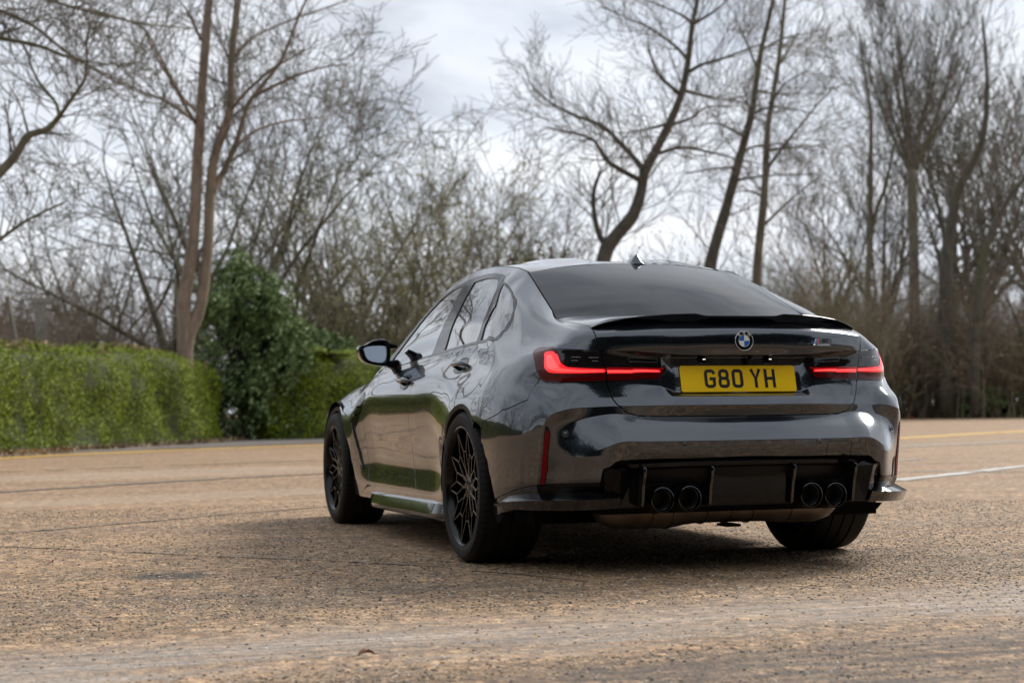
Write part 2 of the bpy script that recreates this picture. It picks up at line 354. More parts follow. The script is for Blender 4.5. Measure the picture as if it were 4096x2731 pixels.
M_yellow = pbr('plate_yellow', (.92, .60, .0), .35, 0, .12, .08)
M_black = pbr('plate_black', (.006, .006, .008), .25, 0, .6, .05)
M_blue = pbr('badge_blue', (.02, .15, .50), .3, 0, 1)
M_lblue = pbr('badge_light_blue', (.16, .38, .75), .3, 0, 1)
M_dblue = pbr('badge_dark_blue', (.02, .04, .22), .3, 0, 1)
M_red = pbr('badge_red', (.60, .015, .02), .3, 0, 1)
M_bwhite = pbr('badge_white', (.8, .8, .8), .3, 0, 1)
for m_b, sp_ in ((M_rubber, .22), (M_under, .1), (M_blackpl, .2), (M_tipin, .1), (M_rim, .25), (M_gloss, .2), (M_yellow, .25), (M_refl, .1), (M_redlens, .15)): m_b.node_tree.nodes['Principled BSDF'].inputs['Specular IOR Level'].default_value = sp_
# ---------------------------------------------------------------- car: panel cutting on the master surface
class Surf:
    def __init__(s, G):
        s.G = G; s.nu, s.nv = G.shape[:2]
        du = np.gradient(G, axis=0); dv = np.gradient(G, axis=1)
        n = np.cross(du, dv); n /= np.linalg.norm(n, axis=-1, keepdims=True) + 1e-12
        s.N = n
        vs_, fs_ = G.reshape(-1, 3), []
        nv = s.nv
        for i in range(s.nu - 1):
            for j in range(nv - 1):
                a = i*nv + j; fs_.append((a, a+nv, a+nv+1)); fs_.append((a, a+nv+1, a+1))
        s.fs = fs_
        s.bvh = BVHTree.FromPolygons([tuple(map(float, v)) for v in vs_], fs_)
    def at(s, u, v):
        u = min(max(u, 0), s.nu - 1.0001); v = min(max(v, 0), s.nv - 1.0001)
        i, j = int(u), int(v); a, b = u - i, v - j
        def bl(A): return A[i,j]*(1-a)*(1-b) + A[i+1,j]*a*(1-b) + A[i,j+1]*(1-a)*b + A[i+1,j+1]*a*b
        p = bl(s.G); n = bl(s.N); return p, n / (np.linalg.norm(n) + 1e-12)
    def _uv(s, idx, loc):
        f = s.fs[idx]; nv = s.nv
        c = [Vector(s.G[k // nv, k % nv]) for k in f]
        uv = [(k // nv, k % nv) for k in f]
        v0, v1, v2 = c[1]-c[0], c[2]-c[0], loc-c[0]
        d00, d01, d11, d20, d21 = v0.dot(v0), v0.dot(v1), v1.dot(v1), v2.dot(v0), v2.dot(v1)
        den = d00*d11 - d01*d01 or 1e-12
        b = (d11*d20 - d01*d21)/den; g = (d00*d21 - d01*d20)/den; a = 1-b-g
        return (a*uv[0][0]+b*uv[1][0]+g*uv[2][0], a*uv[0][1]+b*uv[1][1]+g*uv[2][1])
    def uv(s, p):
        k = p[0]
        if k == 'uv': return (p[1], p[2])
        if k == 's':
            hit = s.bvh.ray_cast(Vector((3, p[1], p[2])), Vector((-1, 0, 0)))
            if hit[0] is None: hit = s.bvh.find_nearest(Vector((.9, p[1], p[2])))
        elif k == 'r':
            hit = s.bvh.ray_cast(Vector((p[1], -3, p[2])), Vector((0, 1, 0)))
            if hit[0] is None: hit = s.bvh.find_nearest(Vector((p[1], -.9, p[2])))
        else: hit = s.bvh.find_nearest(Vector(p if k != 'n' else p[1:]))
        return s._uv(hit[2], hit[0])
def resample(pts, step, closed=True):
    out = []; n = len(pts)
    for i in range(n if closed else n-1):
        a, b = pts[i], pts[(i+1) % n]; L = math.hypot(b[0]-a[0], b[1]-a[1])
        if L < 1e-6: continue
        k = max(1, int(round(L/step)))
        for j in range(k): out.append((a[0]+(b[0]-a[0])*j/k, a[1]+(b[1]-a[1])*j/k))
    if not closed: out.append(pts[-1])
    return out
def chaikin(pts, n=1, closed=False):
    for _ in range(n):
        q = [] if closed else [pts[0]]
        m = len(pts)
        for i in range(m if closed else m-1):
            a, b = pts[i], pts[(i+1) % m]
            q.append(tuple(a[k]*.75+b[k]*.25 for k in range(len(a)))); q.append(tuple(a[k]*.25+b[k]*.75 for k in range(len(a))))
        if not closed: q.append(pts[-1])
        pts = q
    return pts
def inpoly(x, y, P):
    c = False; n = len(P); j = n-1
    for i in range(n):
        xi, yi = P[i]; xj, yj = P[j]
        if (yi > y) != (yj > y) and x < (xj-xi)*(y-yi)/(yj-yi)+xi: c = not c
        j = i
    return c
def panel(S, outer, holes=(), gap=.0024, flange=.014, offset=0.0, mirror=False, open_u0=False, step=.6, nogap=None):
    """cuts a region of the master surface; outer and holes are uv loops; returns verts, faces, normals"""
    loops = [resample(outer, step)] + [resample(h, step) for h in holes]
    pts = []; edges = []; lo = []
    for L in loops:
        o = len(pts); pts += L; edges += [(o+i, o+(i+1) % len(L)) for i in range(len(L))]; lo.append((o, len(L)))
    nb = len(pts)
    B = np.array(pts); E0 = B[[e[0] for e in edges]]; E1 = B[[e[1] for e in edges]]
    ub, vb = B[:, 0], B[:, 1]
    for i in range(max(0, int(ub.min())), min(S.nu, int(ub.max())+2)):
        for j in range(max(0, int(vb.min())), min(S.nv, int(vb.max())+2)):
            p = np.array((i, j)); d = E1-E0; t = np.clip(((p-E0)*d).sum(1)/((d*d).sum(1)+1e-12), 0, 1)
            if (((E0+d*t[:, None]-p)**2).sum(1)).min() < .16: continue
            if not inpoly(i, j, loops[0]) or any(inpoly(i, j, h) for h in loops[1:]): continue
            pts.append((float(i), float(j)))
    r = delaunay_2d_cdt([Vector(p) for p in pts], edges, [], 0, 1e-6)
    V2, F, orig = r[0], r[2], r[3]
    keep = []
    for f in F:
        cx = sum(V2[k].x for k in f)/len(f); cy = sum(V2[k].y for k in f)/len(f)
        if inpoly(cx, cy, loops[0]) and not any(inpoly(cx, cy, h) for h in loops[1:]): keep.append(tuple(f))
    P = []; N = []
    for v in V2:
        p, n = S.at(v.x, v.y); P.append(p + n*offset); N.append(n)
    P = np.array(P); N = np.array(N)
    # boundary edges of kept faces
    cnt = {}
    for f in keep:
        for a, b in zip(f, f[1:]+f[:1]):
            cnt[(a, b)] = 1
    bd = [(a, b) for (a, b) in cnt if (b, a) not in cnt]
    inw = {}
    for a, b in bd:
        t = P[b]-P[a]; L = np.linalg.norm(t)+1e-9; t /= L
        n = N[a]+N[b]; w = np.cross(n, t); w /= np.linalg.norm(w)+1e-9
        fl = 1
        for k in (a, b): inw.setdefault(k, []).append(w)
    # orientation of w: towards a kept face
    f0 = None
    ed2f = {}
    for f in keep:
        for a, b in zip(f, f[1:]+f[:1]): ed2f[(a, b)] = f
    a, b = bd[0]; c = sum(P[k] for k in ed2f[(a, b)])/3.0
    t = P[b]-P[a]; w = np.cross(N[a]+N[b], t); sgn = 1.0 if np.dot(w, c-P[a]) > 0 else -1.0
    U0 = lambda k: V2[k].x < 1e-3 and open_u0
    dirs = {}
    for k, ws in inw.items():
        w = sum(ws); L = np.linalg.norm(w)
        w = w/(L+1e-9)*sgn*min(1.6, len(ws)/(L+1e-6)) if L > 1e-6 else w*0
        if U0(k): w[0] = 0
        dirs[k] = w
    Pn = P.copy(); ring = {}
    for k, w in dirs.items(): Pn[k] = P[k] + w*gap
    verts = [p for p in Pn]; norms = [n for n in N]; faces = list(keep)
    if flange:
        for k, w in dirs.items():
            ring[k] = (len(verts), len(verts)+1)
            verts.append(Pn[k] - N[k]*.0012 - w*.0008); nn = N[k]-w; norms.append(nn/np.linalg.norm(nn))
            verts.append(Pn[k] - N[k]*flange - w*.0008); nn = -w if np.linalg.norm(w) > 1e-6 else N[k]; norms.append(nn/np.linalg.norm(nn))
        for a, b in bd:
            if open_u0 and U0(a) and U0(b): continue
            a1, a2 = ring[a]; b1, b2 = ring[b]
            faces.append((b, a, a1, b1)); faces.append((b1, a1, a2, b2))
    V = np.array(verts); NN = np.array(norms)
    # face winding must agree with the normals
    tot = 0.0
    for f in keep[::3]:
        g = np.cross(Pn[f[1]]-Pn[f[0]], Pn[f[2]]-Pn[f[0]]); tot += float(np.dot(g, N[f[0]]))
    if tot < 0: faces = [tuple(reversed(q)) for q in faces]
    return V, faces, NN
FLIP = np.array([-1., 1., 1.])
def side_part(name, pan, mat, parent, side):
    V, F, N = pan
    if side < 0: V = V*FLIP; N = N*FLIP; F = [tuple(reversed(f)) for f in F]
    return link(name, pymesh(name, V, F, True, N), parent, mat)
def centre_part(name, pan, mat, parent):
    V, F, N = pan; n = len(V)
    ids = {}; V2 = [v for v in V]; N2 = [q for q in N]; mp = []
    for i in range(n):
        if abs(V[i][0]) < 2e-4: V2[i] = np.array((0, V[i][1], V[i][2])); N2[i] = np.array((0, N[i][1], N[i][2]))/max(1e-6, math.hypot(N[i][1], N[i][2])); mp.append(i)
        else: mp.append(len(V2)); V2.append(V[i]*FLIP); N2.append(N[i]*FLIP)
    F2 = list(F) + [tuple(mp[k] for k in reversed(f)) for f in F]
    return link(name, pymesh(name, V2, F2, True, N2), parent, mat)
SA = Surf(GA)
# outward check
if np.dot(SA.at(60, 60)[1], (1, -1, 0)) < 0: SA.N = -SA.N
VM = SA.nv - 1
def C(pts, sm=1):
    q = [SA.uv(p) for p in pts]
    return chaikin(q, sm) if sm else q
T_UP = [(.597,-.766,1.011),(.603,-.824,.976),(.599,-.845,.939),(.594,-.852,.906)]
T_LO = [(.568,-.866,.776),(.561,-.874,.744),(.543,-.891,.704),(.514,-.906,.669),(.479,-.912,.652),(.415,-.926,.643)]
DECK = [('uv',48,VM),(.618,-.50,1.050),(.616,-.62,1.036),(.605,-.72,1.022)]
L_IN = [(.59,-.852,.913),(.467,-.891,.906),(.326,-.918,.894),(.314,-.889,.852),(.331,-.897,.82),(.355,-.9,.795),(.466,-.885,.79),(.566,-.865,.788)]
L_OUT = [(.593,-.851,.914),(.673,-.814,.918),(.741,-.742,.922),(.743,-.725,.93),(.745,-.704,.934),(.754,-.647,.935),(.765,-.596,.935),(.779,-.579,.928),(.795,-.603,.912),(.802,-.63,.894),(.805,-.652,.874),(.803,-.685,.827),(.792,-.7,.8),(.777,-.721,.788),(.737,-.775,.786),(.654,-.832,.788),(.57,-.864,.789)]
QSEAM = [(.799,-.69,.807),(.838,-.682,.752),(.887,-.625,.694),(.924,-.525,.661),(.949,-.34,.626)]
BSEAM = [(.633,-.943,.381),(.721,-.865,.377),(.803,-.758,.371),(.828,-.735,.367),(.854,-.69,.361),(.876,-.643,.351),(.899,-.57,.334),(.914,-.47,.31)]
def arc(cy, cz, r, a0, a1, n=14): return [('s', cy+r*math.cos(R(lerp(a0, a1, k/n))), cz+r*math.sin(R(lerp(a0, a1, k/n)))) for k in range(n+1)]
trunk_up = C(DECK+T_UP); trunk_lo = C(T_LO, 1)
lin = C(L_IN, 0); lout = C(L_OUT, 0)
car = empty('car', (0, 1.2, 0)); tag(car, 'glossy dark grey four-door saloon with lit tail lights and yellow plate G80 YH', 'car')
car.location = (0, 0, 0)
# trunk lid
tr = [(0, 48), (32, 48)] + trunk_lo[::-1] + lin[::-1] + trunk_up[::-1] + [(0, VM)]
trunk = centre_part('trunk_lid', panel(SA, tr, open_u0=True, gap=.0034, flange=.02), M_paint, car)
# bumper
bmp_low = [SA.uv(p) for p in (('r',.630,.385),('r',.620,.436),('r',.575,.462),('r',.555,.468),('r',.30,.472),('r',.0,.474))]
arch_rear_low = [('s',-.338,.545),('s',-.398,.469),('s',-.430,.363),('s',-.447,.301)]
bp = [(0, 48), (32, 48)] + trunk_lo[::-1] + lout[::-1][:5] + C(QSEAM, 3) + [SA.uv(p) for p in [('s',-.345,.6)]+arch_rear_low] + C(BSEAM)[::-1] + bmp_low
bp[-1] = (0.0, bp[-1][1])
bumper = centre_part('rear_bumper', panel(SA, bp, open_u0=True, gap=.0030, flange=.02), M_paint, car)
# lower bumper corners
for s in (-1, 1):
    lo = C(BSEAM)[1:]
    k = [i for i, p in enumerate(lo) if p[0] > 71.9][0]
    side_part('bumper_lower_corner', panel(SA, [(72, lo[k][1])] + lo[k:] + [SA.uv(('s',-.452,.235)), (84, 1), (72, 2)]), M_paint, car, s)
    side_part('bumper_lower_trim', panel(SA, [(48, 8.2)] + [p for p in lo[:k] if p[0] > 48.3] + [(71.6, lo[k][1]), (71.6, 2), (50, 0.2), (46, .2)]), M_gloss, car, s)
# side body: quarter, C-pillar, roof rail, A-pillar
DLO = [(.798,-.078,.988),(.788,-.107,.998),(.748,-.123,1.054),(.713,-.107,1.123),(.689,-.054,1.162),(.674,.03,1.197),(.644,.204,1.257),(.611,.383,1.305),(.589,.545,1.339),(.589,.679,1.35),(.596,.837,1.352),(.60,.984,1.347),(.609,1.236,1.327),(.623,1.445,1.293),(.651,1.572,1.24),(.689,1.68,1.179),(.735,1.80,1.085),(.765,1.90,1.017),(.80,2.03,.93)]
SILL = [(.812,1.72,.917),(.815,1.36,.936),(.814,1.029,.953),(.814,.377,.975)]
dlo = C(DLO, 2); sill = C([DLO[-1]] + SILL + [DLO[0]], 1)
RDS = [('s',-.06,.984),('s',.045,.936),('s',.060,.86),('s',.085,.80),('s',.14,.745),('s',.235,.69),('s',.33,.60),('s',.385,.50),('s',.42,.40),('s',.475,.315)]
rds = C(RDS, 2)
archR = [('s',-.345,.6)] + arc(0, .338, .360, 130, 0, 24)[1:] + [('s',.385,.25),('s',.40,.195)]
archRu = [SA.uv(p) for p in archR]
ub0 = SA.uv(('s', 2.20, .80))[0]
quarter = trunk_up + lout[:13] + C(QSEAM, 3) + archRu + [SA.uv(('s',.50,.195)), SA.uv(('s',.50,.30))] + rds[::-1] + dlo + [(ub0, SA.uv(('s',2.2,.90))[1]), (ub0, VM)]
for s in (-1, 1): side_part('quarter_panel', panel(SA, quarter), M_paint, car, s)
# doors
B_S = [(.815,1.03,.953),('s',1.055,.86),('s',1.073,.809),('s',1.093,.758),('s',1.108,.704),('s',1.128,.604),('s',1.13,.46),('s',1.10,.36),('s',1.03,.287)]
F_S = [('s',2.19,.893),('s',2.175,.79),('s',2.166,.70),('s',2.160,.595),('s',2.155,.457),('s',2.127,.301),('s',2.05,.250)]
bs = C(B_S, 2); fs = C(F_S, 2)
def upto(c, ulo, uhi): return [p for p in c if ulo < p[0] < uhi]
bot = [SA.uv(('s', y, lerp(.311, .250, (y-.475)/1.575))) for y in np.linspace(.475, 2.05, 14)]
iB = bs[0][0]
rear_door = upto(sill, rds[0][0]+.3, iB-.3)[::-1] + bs + [p for p in bot if p[0] < bs[-1][0]-.2][::-1] + rds[::-1]
front_door = [p for p in sill if p[0] > iB+.3][::-1] + fs + [p for p in bot if bs[-1][0]+.2 < p[0] < fs[-1][0]-.2][::-1] + bs[::-1]
doors = []
for s in (-1, 1):
    rd = side_part('rear_door', panel(SA, rear_door), M_paint, car, s)
    fd = side_part('front_door', panel(SA, front_door), M_paint, car, s)
    doors.append((s, rd, fd))
# rocker
rock = [SA.uv(('s', .505, .31))] + bot[1:-1] + [SA.uv(('s', 2.13, .25)), SA.uv(('s', 2.30, .20)), SA.uv(('s', 2.32, .192)), SA.uv(('s', .505, .192))]
for s in (-1, 1): side_part('rocker_panel', panel(SA, rock), M_paint, car, s)
# front fender
archF = [('s',2.325,.19),('s',2.385,.293),('s',2.44,.42),('s',2.53,.533)] + arc(2.857, .338, .360, 134, 0, 22) + [('s',3.24,.22),('s',3.26,.195)]
uf1 = SA.uv(('s', 3.45, .6))[0]
ff = fs[:-1] + [SA.uv(('s', 2.14, .262))] + [SA.uv(p) for p in archF] + [(uf1, 0.3), (uf1, VM), (ub0, VM), (ub0, SA.uv(('s',2.2,.90))[1])]
for s in (-1, 1): side_part('front_fender', panel(SA, ff), M_paint, car, s)
fb = [(uf1, .3), (uf1, VM), (SA.nu-1, VM), (SA.nu-1, .3)]
def _fb():
    V, F, N = panel(SA, fb); return V, F, N
for s in (-1, 1): side_part('front_bumper', _fb(), M_paint, car, s)
# window frame and glass
GF = [(.62,1.075,1.318),(.622,1.232,1.308),(.637,1.41,1.275),(.665,1.545,1.215),(.70,1.66,1.141),(.737,1.755,1.065),(.77,1.85,.991),(.795,1.93,.935),(.81,1.60,.931),(.81,1.308,.947),(.81,1.004,.962),(.766,.985,1.075),(.697,1.010,1.202)]
GR = [(.809,.762,.975),(.748,.806,1.115),(.687,.845,1.22),(.62,.873,1.322),(.612,.698,1.327),(.612,.543,1.316),(.615,.481,1.303),(.653,.39,1.248),(.739,.281,1.12),(.799,.246,.999),(.808,.479,.988)]
GQ = [(.798,.175,.998),(.744,.211,1.112),(.681,.235,1.233),(.65,.28,1.271),(.658,.195,1.245),(.676,.083,1.208),(.692,-.003,1.173),(.716,-.076,1.125),(.737,-.101,1.08),(.76,-.09,1.041),(.781,-.073,1.015),(.795,-.048,1.002)]
gl = [C(g, 0) for g in (GF, GR, GQ)]
def grow(P, d):
    cx = sum(p[0] for p in P)/len(P); cy = sum(p[1] for p in P)/len(P)
    return [(cx+(p[0]-cx)*(1+d), cy+(p[1]-cy)*(1+d)) for p in P]
frame_loop = dlo + sill[1:-1]
for s in (-1, 1):
    side_part('window_frame', panel(SA, frame_loop, gl, gap=.0015, flange=.01), M_gloss, car, s)
    for g, nm in zip(gl, ('door_window', 'door_window', 'quarter_window')):
        side_part(nm, panel(SA, grow(g, .01), gap=0, flange=0, offset=-.005), M_side, car, s)
# inner black body so that gaps read dark
def inner_shell():
    Gs = GA - SA.N*.016; nu, nv = Gs.shape[:2]; V = []; idx = {}
    F = []
    for i in range(0, nu-1, 2):
        for j in range(0, nv-1, 2):
            q = [(i, j), (min(i+2, nu-1), j), (min(i+2, nu-1), min(j+2, nv-1)), (i, min(j+2, nv-1))]
            c = sum(GA[a] for a in q)/4
            if any((math.hypot(c[1]-cy, c[2]-.338) < .39 and c[2] < .74 and c[0] > .5) for cy in (0, 2.857)): continue
            if c[1] < -.8 and c[0] < .35 and .73 < c[2] < .9: continue
            for a in q:
                if a not in idx: idx[a] = len(V); V.append(Gs[a])
            F.append(tuple(idx[a] for a in q))
    return V, F
for s in (-1, 1):
    V, F = inner_shell(); V = np.array(V)*(FLIP if s < 0 else 1)
    link('inner_shell', pymesh('inner_shell', V, F, True), car, M_under)
# ---- roof, rear window, windscreen, bonnet
def top_grid(edge, centre, n=16, ez=2.2, ey=2.0, bumps=None):
    """edge / centre: matched lists of points, returns half grid (x>=0)"""
    rows = []
    for E_, C_ in zip(edge, centre):
        row = []
        for k in range(n+1):
            t = k/n; x = E_[0]*t; y = C_[1]+(E_[1]-C_[1])*t**ey; z = C_[2]+(E_[2]-C_[2])*t**ez
            if bumps: z += bumps(x, y)
            row.append((x, y, z))
        rows.append(row)
    return np.array(rows)
def grid_part(name, G, mat, parent, edge_drop=.012):
    nr, nc = G.shape[:2]; full = np.concatenate([(G*FLIP)[:, :0:-1], G], axis=1)
    nc2 = full.shape[1]; V = [tuple(p) for r_ in full for p in r_]; F = []
    for i in range(nr-1):
        for j in range(nc2-1): F.append((i*nc2+j, i*nc2+j+1, (i+1)*nc2+j+1, (i+1)*nc2+j))
    me = pymesh(name, V, F); bm = bmesh.new(); bm.from_mesh(me)
    bmesh.ops.recalc_face_normals(bm, faces=bm.faces)
    if sum(f.normal.z for f in bm.faces) < 0: bmesh.ops.reverse_faces(bm, faces=bm.faces)
    if edge_drop:
        be = [e for e in bm.edges if e.is_boundary]
        r = bmesh.ops.extrude_edge_only(bm, edges=be)
        for v in [g for g in r['geom'] if isinstance(g, bmesh.types.BMVert)]: v.co.z -= edge_drop
        for e in be: e.smooth = False
    bm.to_mesh(me); bm.free(); me.polygons.foreach_set('use_smooth', [True]*len(me.polygons)); me.update()
    return link(name, me, parent, mat)
def edge_pts(u0, u1, n): return [SA.at(lerp(u0, u1, k/n), VM)[0] for k in range(n+1)]
def cpath(ys, zs, y): return pl(ys, zs, y)
u13 = 13*NS
e1 = edge_pts(48, u13, 24)
cz = ([-.545,-.30,-.05,.205],[1.079,1.185,1.285,1.368])
def rear_c(k):
    t = k/24; y = -.545 + .75*t**1.04
    return (0, y, np.interp(y, *cz) + .0)
zc_f = lambda y: float(np.interp(y, *cz))
cc = []
for k in range(25):
    t = k/24; y = -.545+.75*t; z = 1.079 + .289*t + .022*math.sin(math.pi*t)
    cc.append((0, y, z))
def inset_edge(pts, d=.004): return [np.array((p[0]-d, p[1], p[2]+.001)) for p in pts]
rw = top_grid(inset_edge(e1), cc, 24, 2.3, 2.0)
rear_window = grid_part('rear_window', rw, M_glass, car)
us = [u13 + k for k in range(0, 80)]
edge_all = [SA.at(u, VM)[0] for u in us]
roof_e = [p for p in edge_all if p[1] <= 1.50]
RC = ([.205,.35,.5,.7,.9,1.1,1.3,1.5,1.62],[1.368,1.389,1.404,1.417,1.423,1.421,1.410,1.388,1.368])
def rc_z(y):
    t = [ (y-.205)*1 ]
    return float(np.interp(y, *RC))
def smoothc(y): return sum(rc_z(y+d) for d in (-.08,-.04,0,.04,.08))/5 if .3 < y < 1.5 else rc_z(y)
roof_c = []
for p in roof_e:
    t = (p[1]-roof_e[0][1])/(roof_e[-1][1]-roof_e[0][1]); y = .205+(1.64-.205)*t
    roof_c.append((0, y, smoothc(y)))
def rb(x, y):
    w = math.exp(-((abs(x)-.27)/.105)**4)*smooth01((y-.26)/.26)*(1-smooth01((y-1.2)/.3)); return .017*w
rf = top_grid(inset_edge(roof_e, .012), roof_c, 40, 2.6, 2.0, rb)
roof = grid_part('roof_panel', rf, M_paint, car)
for s in (-1, 1): MB().tube([(s*(p[0]-.004), p[1], p[2]-.003) for p in roof_e], .006, 6).build('roof_moulding', M_gloss, car, smooth=True)
ws_e = [p for p in edge_all if 1.5 < p[1] <= 2.2]
ws_c = []
for p in ws_e:
    t = (p[1]-ws_e[0][1])/(ws_e[-1][1]-ws_e[0][1]); y = 1.66+.72*t; ws_c.append((0, y, 1.358-.40*t-.0*t*t))
grid_part('windscreen', top_grid(inset_edge(ws_e), ws_c, 16, 2.3, 2), M_glass, car)
allu = np.linspace(ub0, SA.nu-1, 60)
bn_e = [SA.at(u, VM)[0] for u in allu if SA.at(u, VM)[0][1] < 3.60]
bn_c = []
for p in bn_e:
    t = (p[1]-bn_e[0][1])/(bn_e[-1][1]-bn_e[0][1]); y = 2.34+1.38*t; bn_c.append((0, y, .99-.10*t-.19*t**3))
grid_part('bonnet', top_grid(inset_edge(bn_e, .005), bn_c, 20, 2.4, 2), M_paint, car)
# ---------------------------------------------------------------- car: lamps, trim, wheels
def both(fn):
    for s in (-1, 1): fn(s)
STRIP_OUT = [(.773,-.683,.906),(.765,-.691,.915),(.748,-.732,.916),(.744,-.745,.904),(.737,-.768,.877),(.723,-.788,.855),(.705,-.804,.846),(.624,-.846,.84),(.574,-.861,.838),(.572,-.863,.825),(.624,-.846,.823),(.71,-.799,.823),(.766,-.741,.825),(.778,-.724,.836),(.78,-.702,.872)]
CORE_OUT = [(.770,-.700,.900),(.760,-.722,.902),(.752,-.742,.880),(.738,-.765,.852),(.715,-.795,.838),(.640,-.840,.834),(.58,-.861,.833),(.578,-.862,.828),(.64,-.840,.828),(.71,-.80,.829),(.760,-.748,.832),(.772,-.715,.860)]
SMOKE_OUT = [(.741,-.744,.92),(.673,-.815,.917),(.595,-.85,.912),(.59,-.857,.845),(.705,-.804,.848),(.72,-.79,.86),(.733,-.769,.883)]
STRIP_IN = [(.567,-.865,.836),(.465,-.885,.835),(.35,-.897,.833),(.347,-.898,.824),(.465,-.885,.821),(.565,-.865,.820)]
CORE_IN = [(.565,-.865,.832),(.465,-.885,.831),(.356,-.897,.830),(.355,-.898,.826),(.465,-.885,.825),(.563,-.865,.825)]
LINE_IN = [(.568,-.864,.8435),(.333,-.895,.8415),(.331,-.895,.838),(.568,-.864,.8395)]
SMOKE_IN = [(.587,-.853,.911),(.466,-.89,.905),(.327,-.915,.893),(.320,-.890,.852),(.333,-.894,.845),(.582,-.86,.847)]
REV = [(.481,-.878,.885),(.353,-.895,.879),(.361,-.895,.862),(.475,-.88,.865)]
REVI = [(.478,-.878,.8825),(.357,-.895,.8768),(.364,-.895,.8645),(.473,-.88,.8672)]
RED_IN = [(.566,-.865,.846),(.335,-.893,.844),(.334,-.896,.82),(.356,-.899,.798),(.466,-.885,.793),(.564,-.865,.791)]
RED_OUT = [(.741,-.742,.920),(.745,-.704,.932),(.754,-.647,.932),(.765,-.598,.932),(.777,-.583,.926),(.792,-.605,.910),(.799,-.632,.892),(.802,-.654,.873),(.800,-.686,.829),(.789,-.701,.803),(.775,-.722,.791),(.737,-.775,.789),(.654,-.832,.791),(.574,-.864,.792),(.575,-.862,.846),(.705,-.804,.848),(.72,-.79,.86),(.733,-.769,.883)]
def lamps(s):
    ol = side_part('tail_light', panel(SA, lout, gap=.0012, flange=.012, offset=.001), M_lens, car, s)
    ol['label'] = 'outer tail light with a glowing red hooked strip'
    side_part('light_strip', panel(SA, C(STRIP_OUT, 1), gap=0, flange=.002, offset=.0024, step=.5), M_redlit, ol, s)
    side_part('light_core', panel(SA, C(CORE_OUT, 1), gap=0, flange=.001, offset=.0030, step=.5), M_redlit2, ol, s)
    side_part('red_lens', panel(SA, C(RED_OUT, 0), gap=0, flange=.001, offset=.0018, step=.5), M_redlens, ol, s)
    cl = MB()
    p0 = np.array((.60,-.8545,.885)); p1 = np.array((.70,-.806,.889))
    for dz in (0, -.014): cl.tube([(p*(FLIP if s < 0 else 1)+np.array((0,-.0015,dz))) for p in (p0, p1)], .0016, 5)
    cl.build('lamp_reflector', M_grey, ol, smooth=True)
    il = side_part('tail_light', panel(SA, lin, gap=.0012, flange=.012, offset=.001), M_lens, car, s)
    il['label'] = 'inner tail light on the boot lid with a straight glowing red strip'
    side_part('light_strip', panel(SA, C(STRIP_IN, 0), gap=0, flange=.002, offset=.0024, step=.5), M_redlit, il, s)
    side_part('light_core', panel(SA, C(CORE_IN, 0), gap=0, flange=.001, offset=.0030, step=.5), M_redlit2, il, s)
    side_part('light_line', panel(SA, C(LINE_IN, 0), gap=0, flange=0, offset=.0026, step=.5), M_redglow, il, s)
    side_part('red_lens', panel(SA, C(RED_IN, 0), gap=0, flange=.001, offset=.0018, step=.5), M_redlens, il, s)
    side_part('reversing_lamp', panel(SA, C(REV, 0), C_h(REVI), gap=0, flange=0, offset=.0026, step=.4), M_grey, il, s)
def C_h(p): return [C(p, 0)]
both(lamps)
# side reflectors in the bumper corners
REFB = [(.811,-.801,.612),(.801,-.809,.604),(.794,-.812,.578),(.796,-.775,.428),(.801,-.758,.371),(.819,-.744,.371),(.817,-.777,.506)]
REFL = [(.810,-.801,.592),(.804,-.807,.592),(.799,-.810,.575),(.801,-.775,.428),(.806,-.758,.374),(.8155,-.747,.374),(.8135,-.777,.506)]
def refl(s):
    bz = side_part('reflector', panel(SA, C(REFB, 0), gap=0, flange=.002, offset=.0012, step=.4), M_blackpl, car, s)
    side_part('red_lens', panel(SA, C(REFL, 0), gap=0, flange=.002, offset=.0030, step=.4), M_refl, bz, s)
both(refl)
def basis(p, n, up=(0, 0, 1)):
    n = Vector(n).normalized(); u = Vector(up); x = u.cross(n).normalized(); y = n.cross(x).normalized()
    M = Matrix(((x.x, y.x, n.x, p[0]), (x.y, y.y, n.y, p[1]), (x.z, y.z, n.z, p[2]), (0, 0, 0, 1))); return M
def on_surf(pt, s=1, off=0.0):
    u, v = SA.uv(pt); p, n = SA.at(u, v); p = p + n*off
    if s < 0: p = p*FLIP; n = n*FLIP
    return p, n
def sensor(pt, s, r=.011):
    p, n = on_surf(pt, s, .0005); M = basis(p, n); b = MB()
    prof = [(0, r+.0035), (.0022, r+.003), (.0022, r+.001), (-.0015, r), (-.0015, r-.0014), (.0018, r-.0018), (.0022, 0)]
    b.lathe([(a, q) for a, q in prof], 20, 'z'); b.v = [tuple(M @ Vector(q)) for q in b.v]
    b.build('parking_sensor', M_paint, car, smooth=True)
for s in (-1, 1): sensor((.741,-.842,.578), s); sensor((.299,-1.026,.532), s, .009)
# towing eye cover: a fine groove
g = [SA.uv(p) for p in [('r',.345,.472),('r',.345,.527),('r',.352,.534),('r',.458,.534),('r',.465,.527),('r',.465,.472)]]
gb = MB(); gb.tube([SA.at(*q)[0] + SA.at(*q)[1]*.0002 for q in resample(g, 1.0, False)], .0012, 5)
gb.build('tow_cover_groove', M_gloss, car, smooth=True)
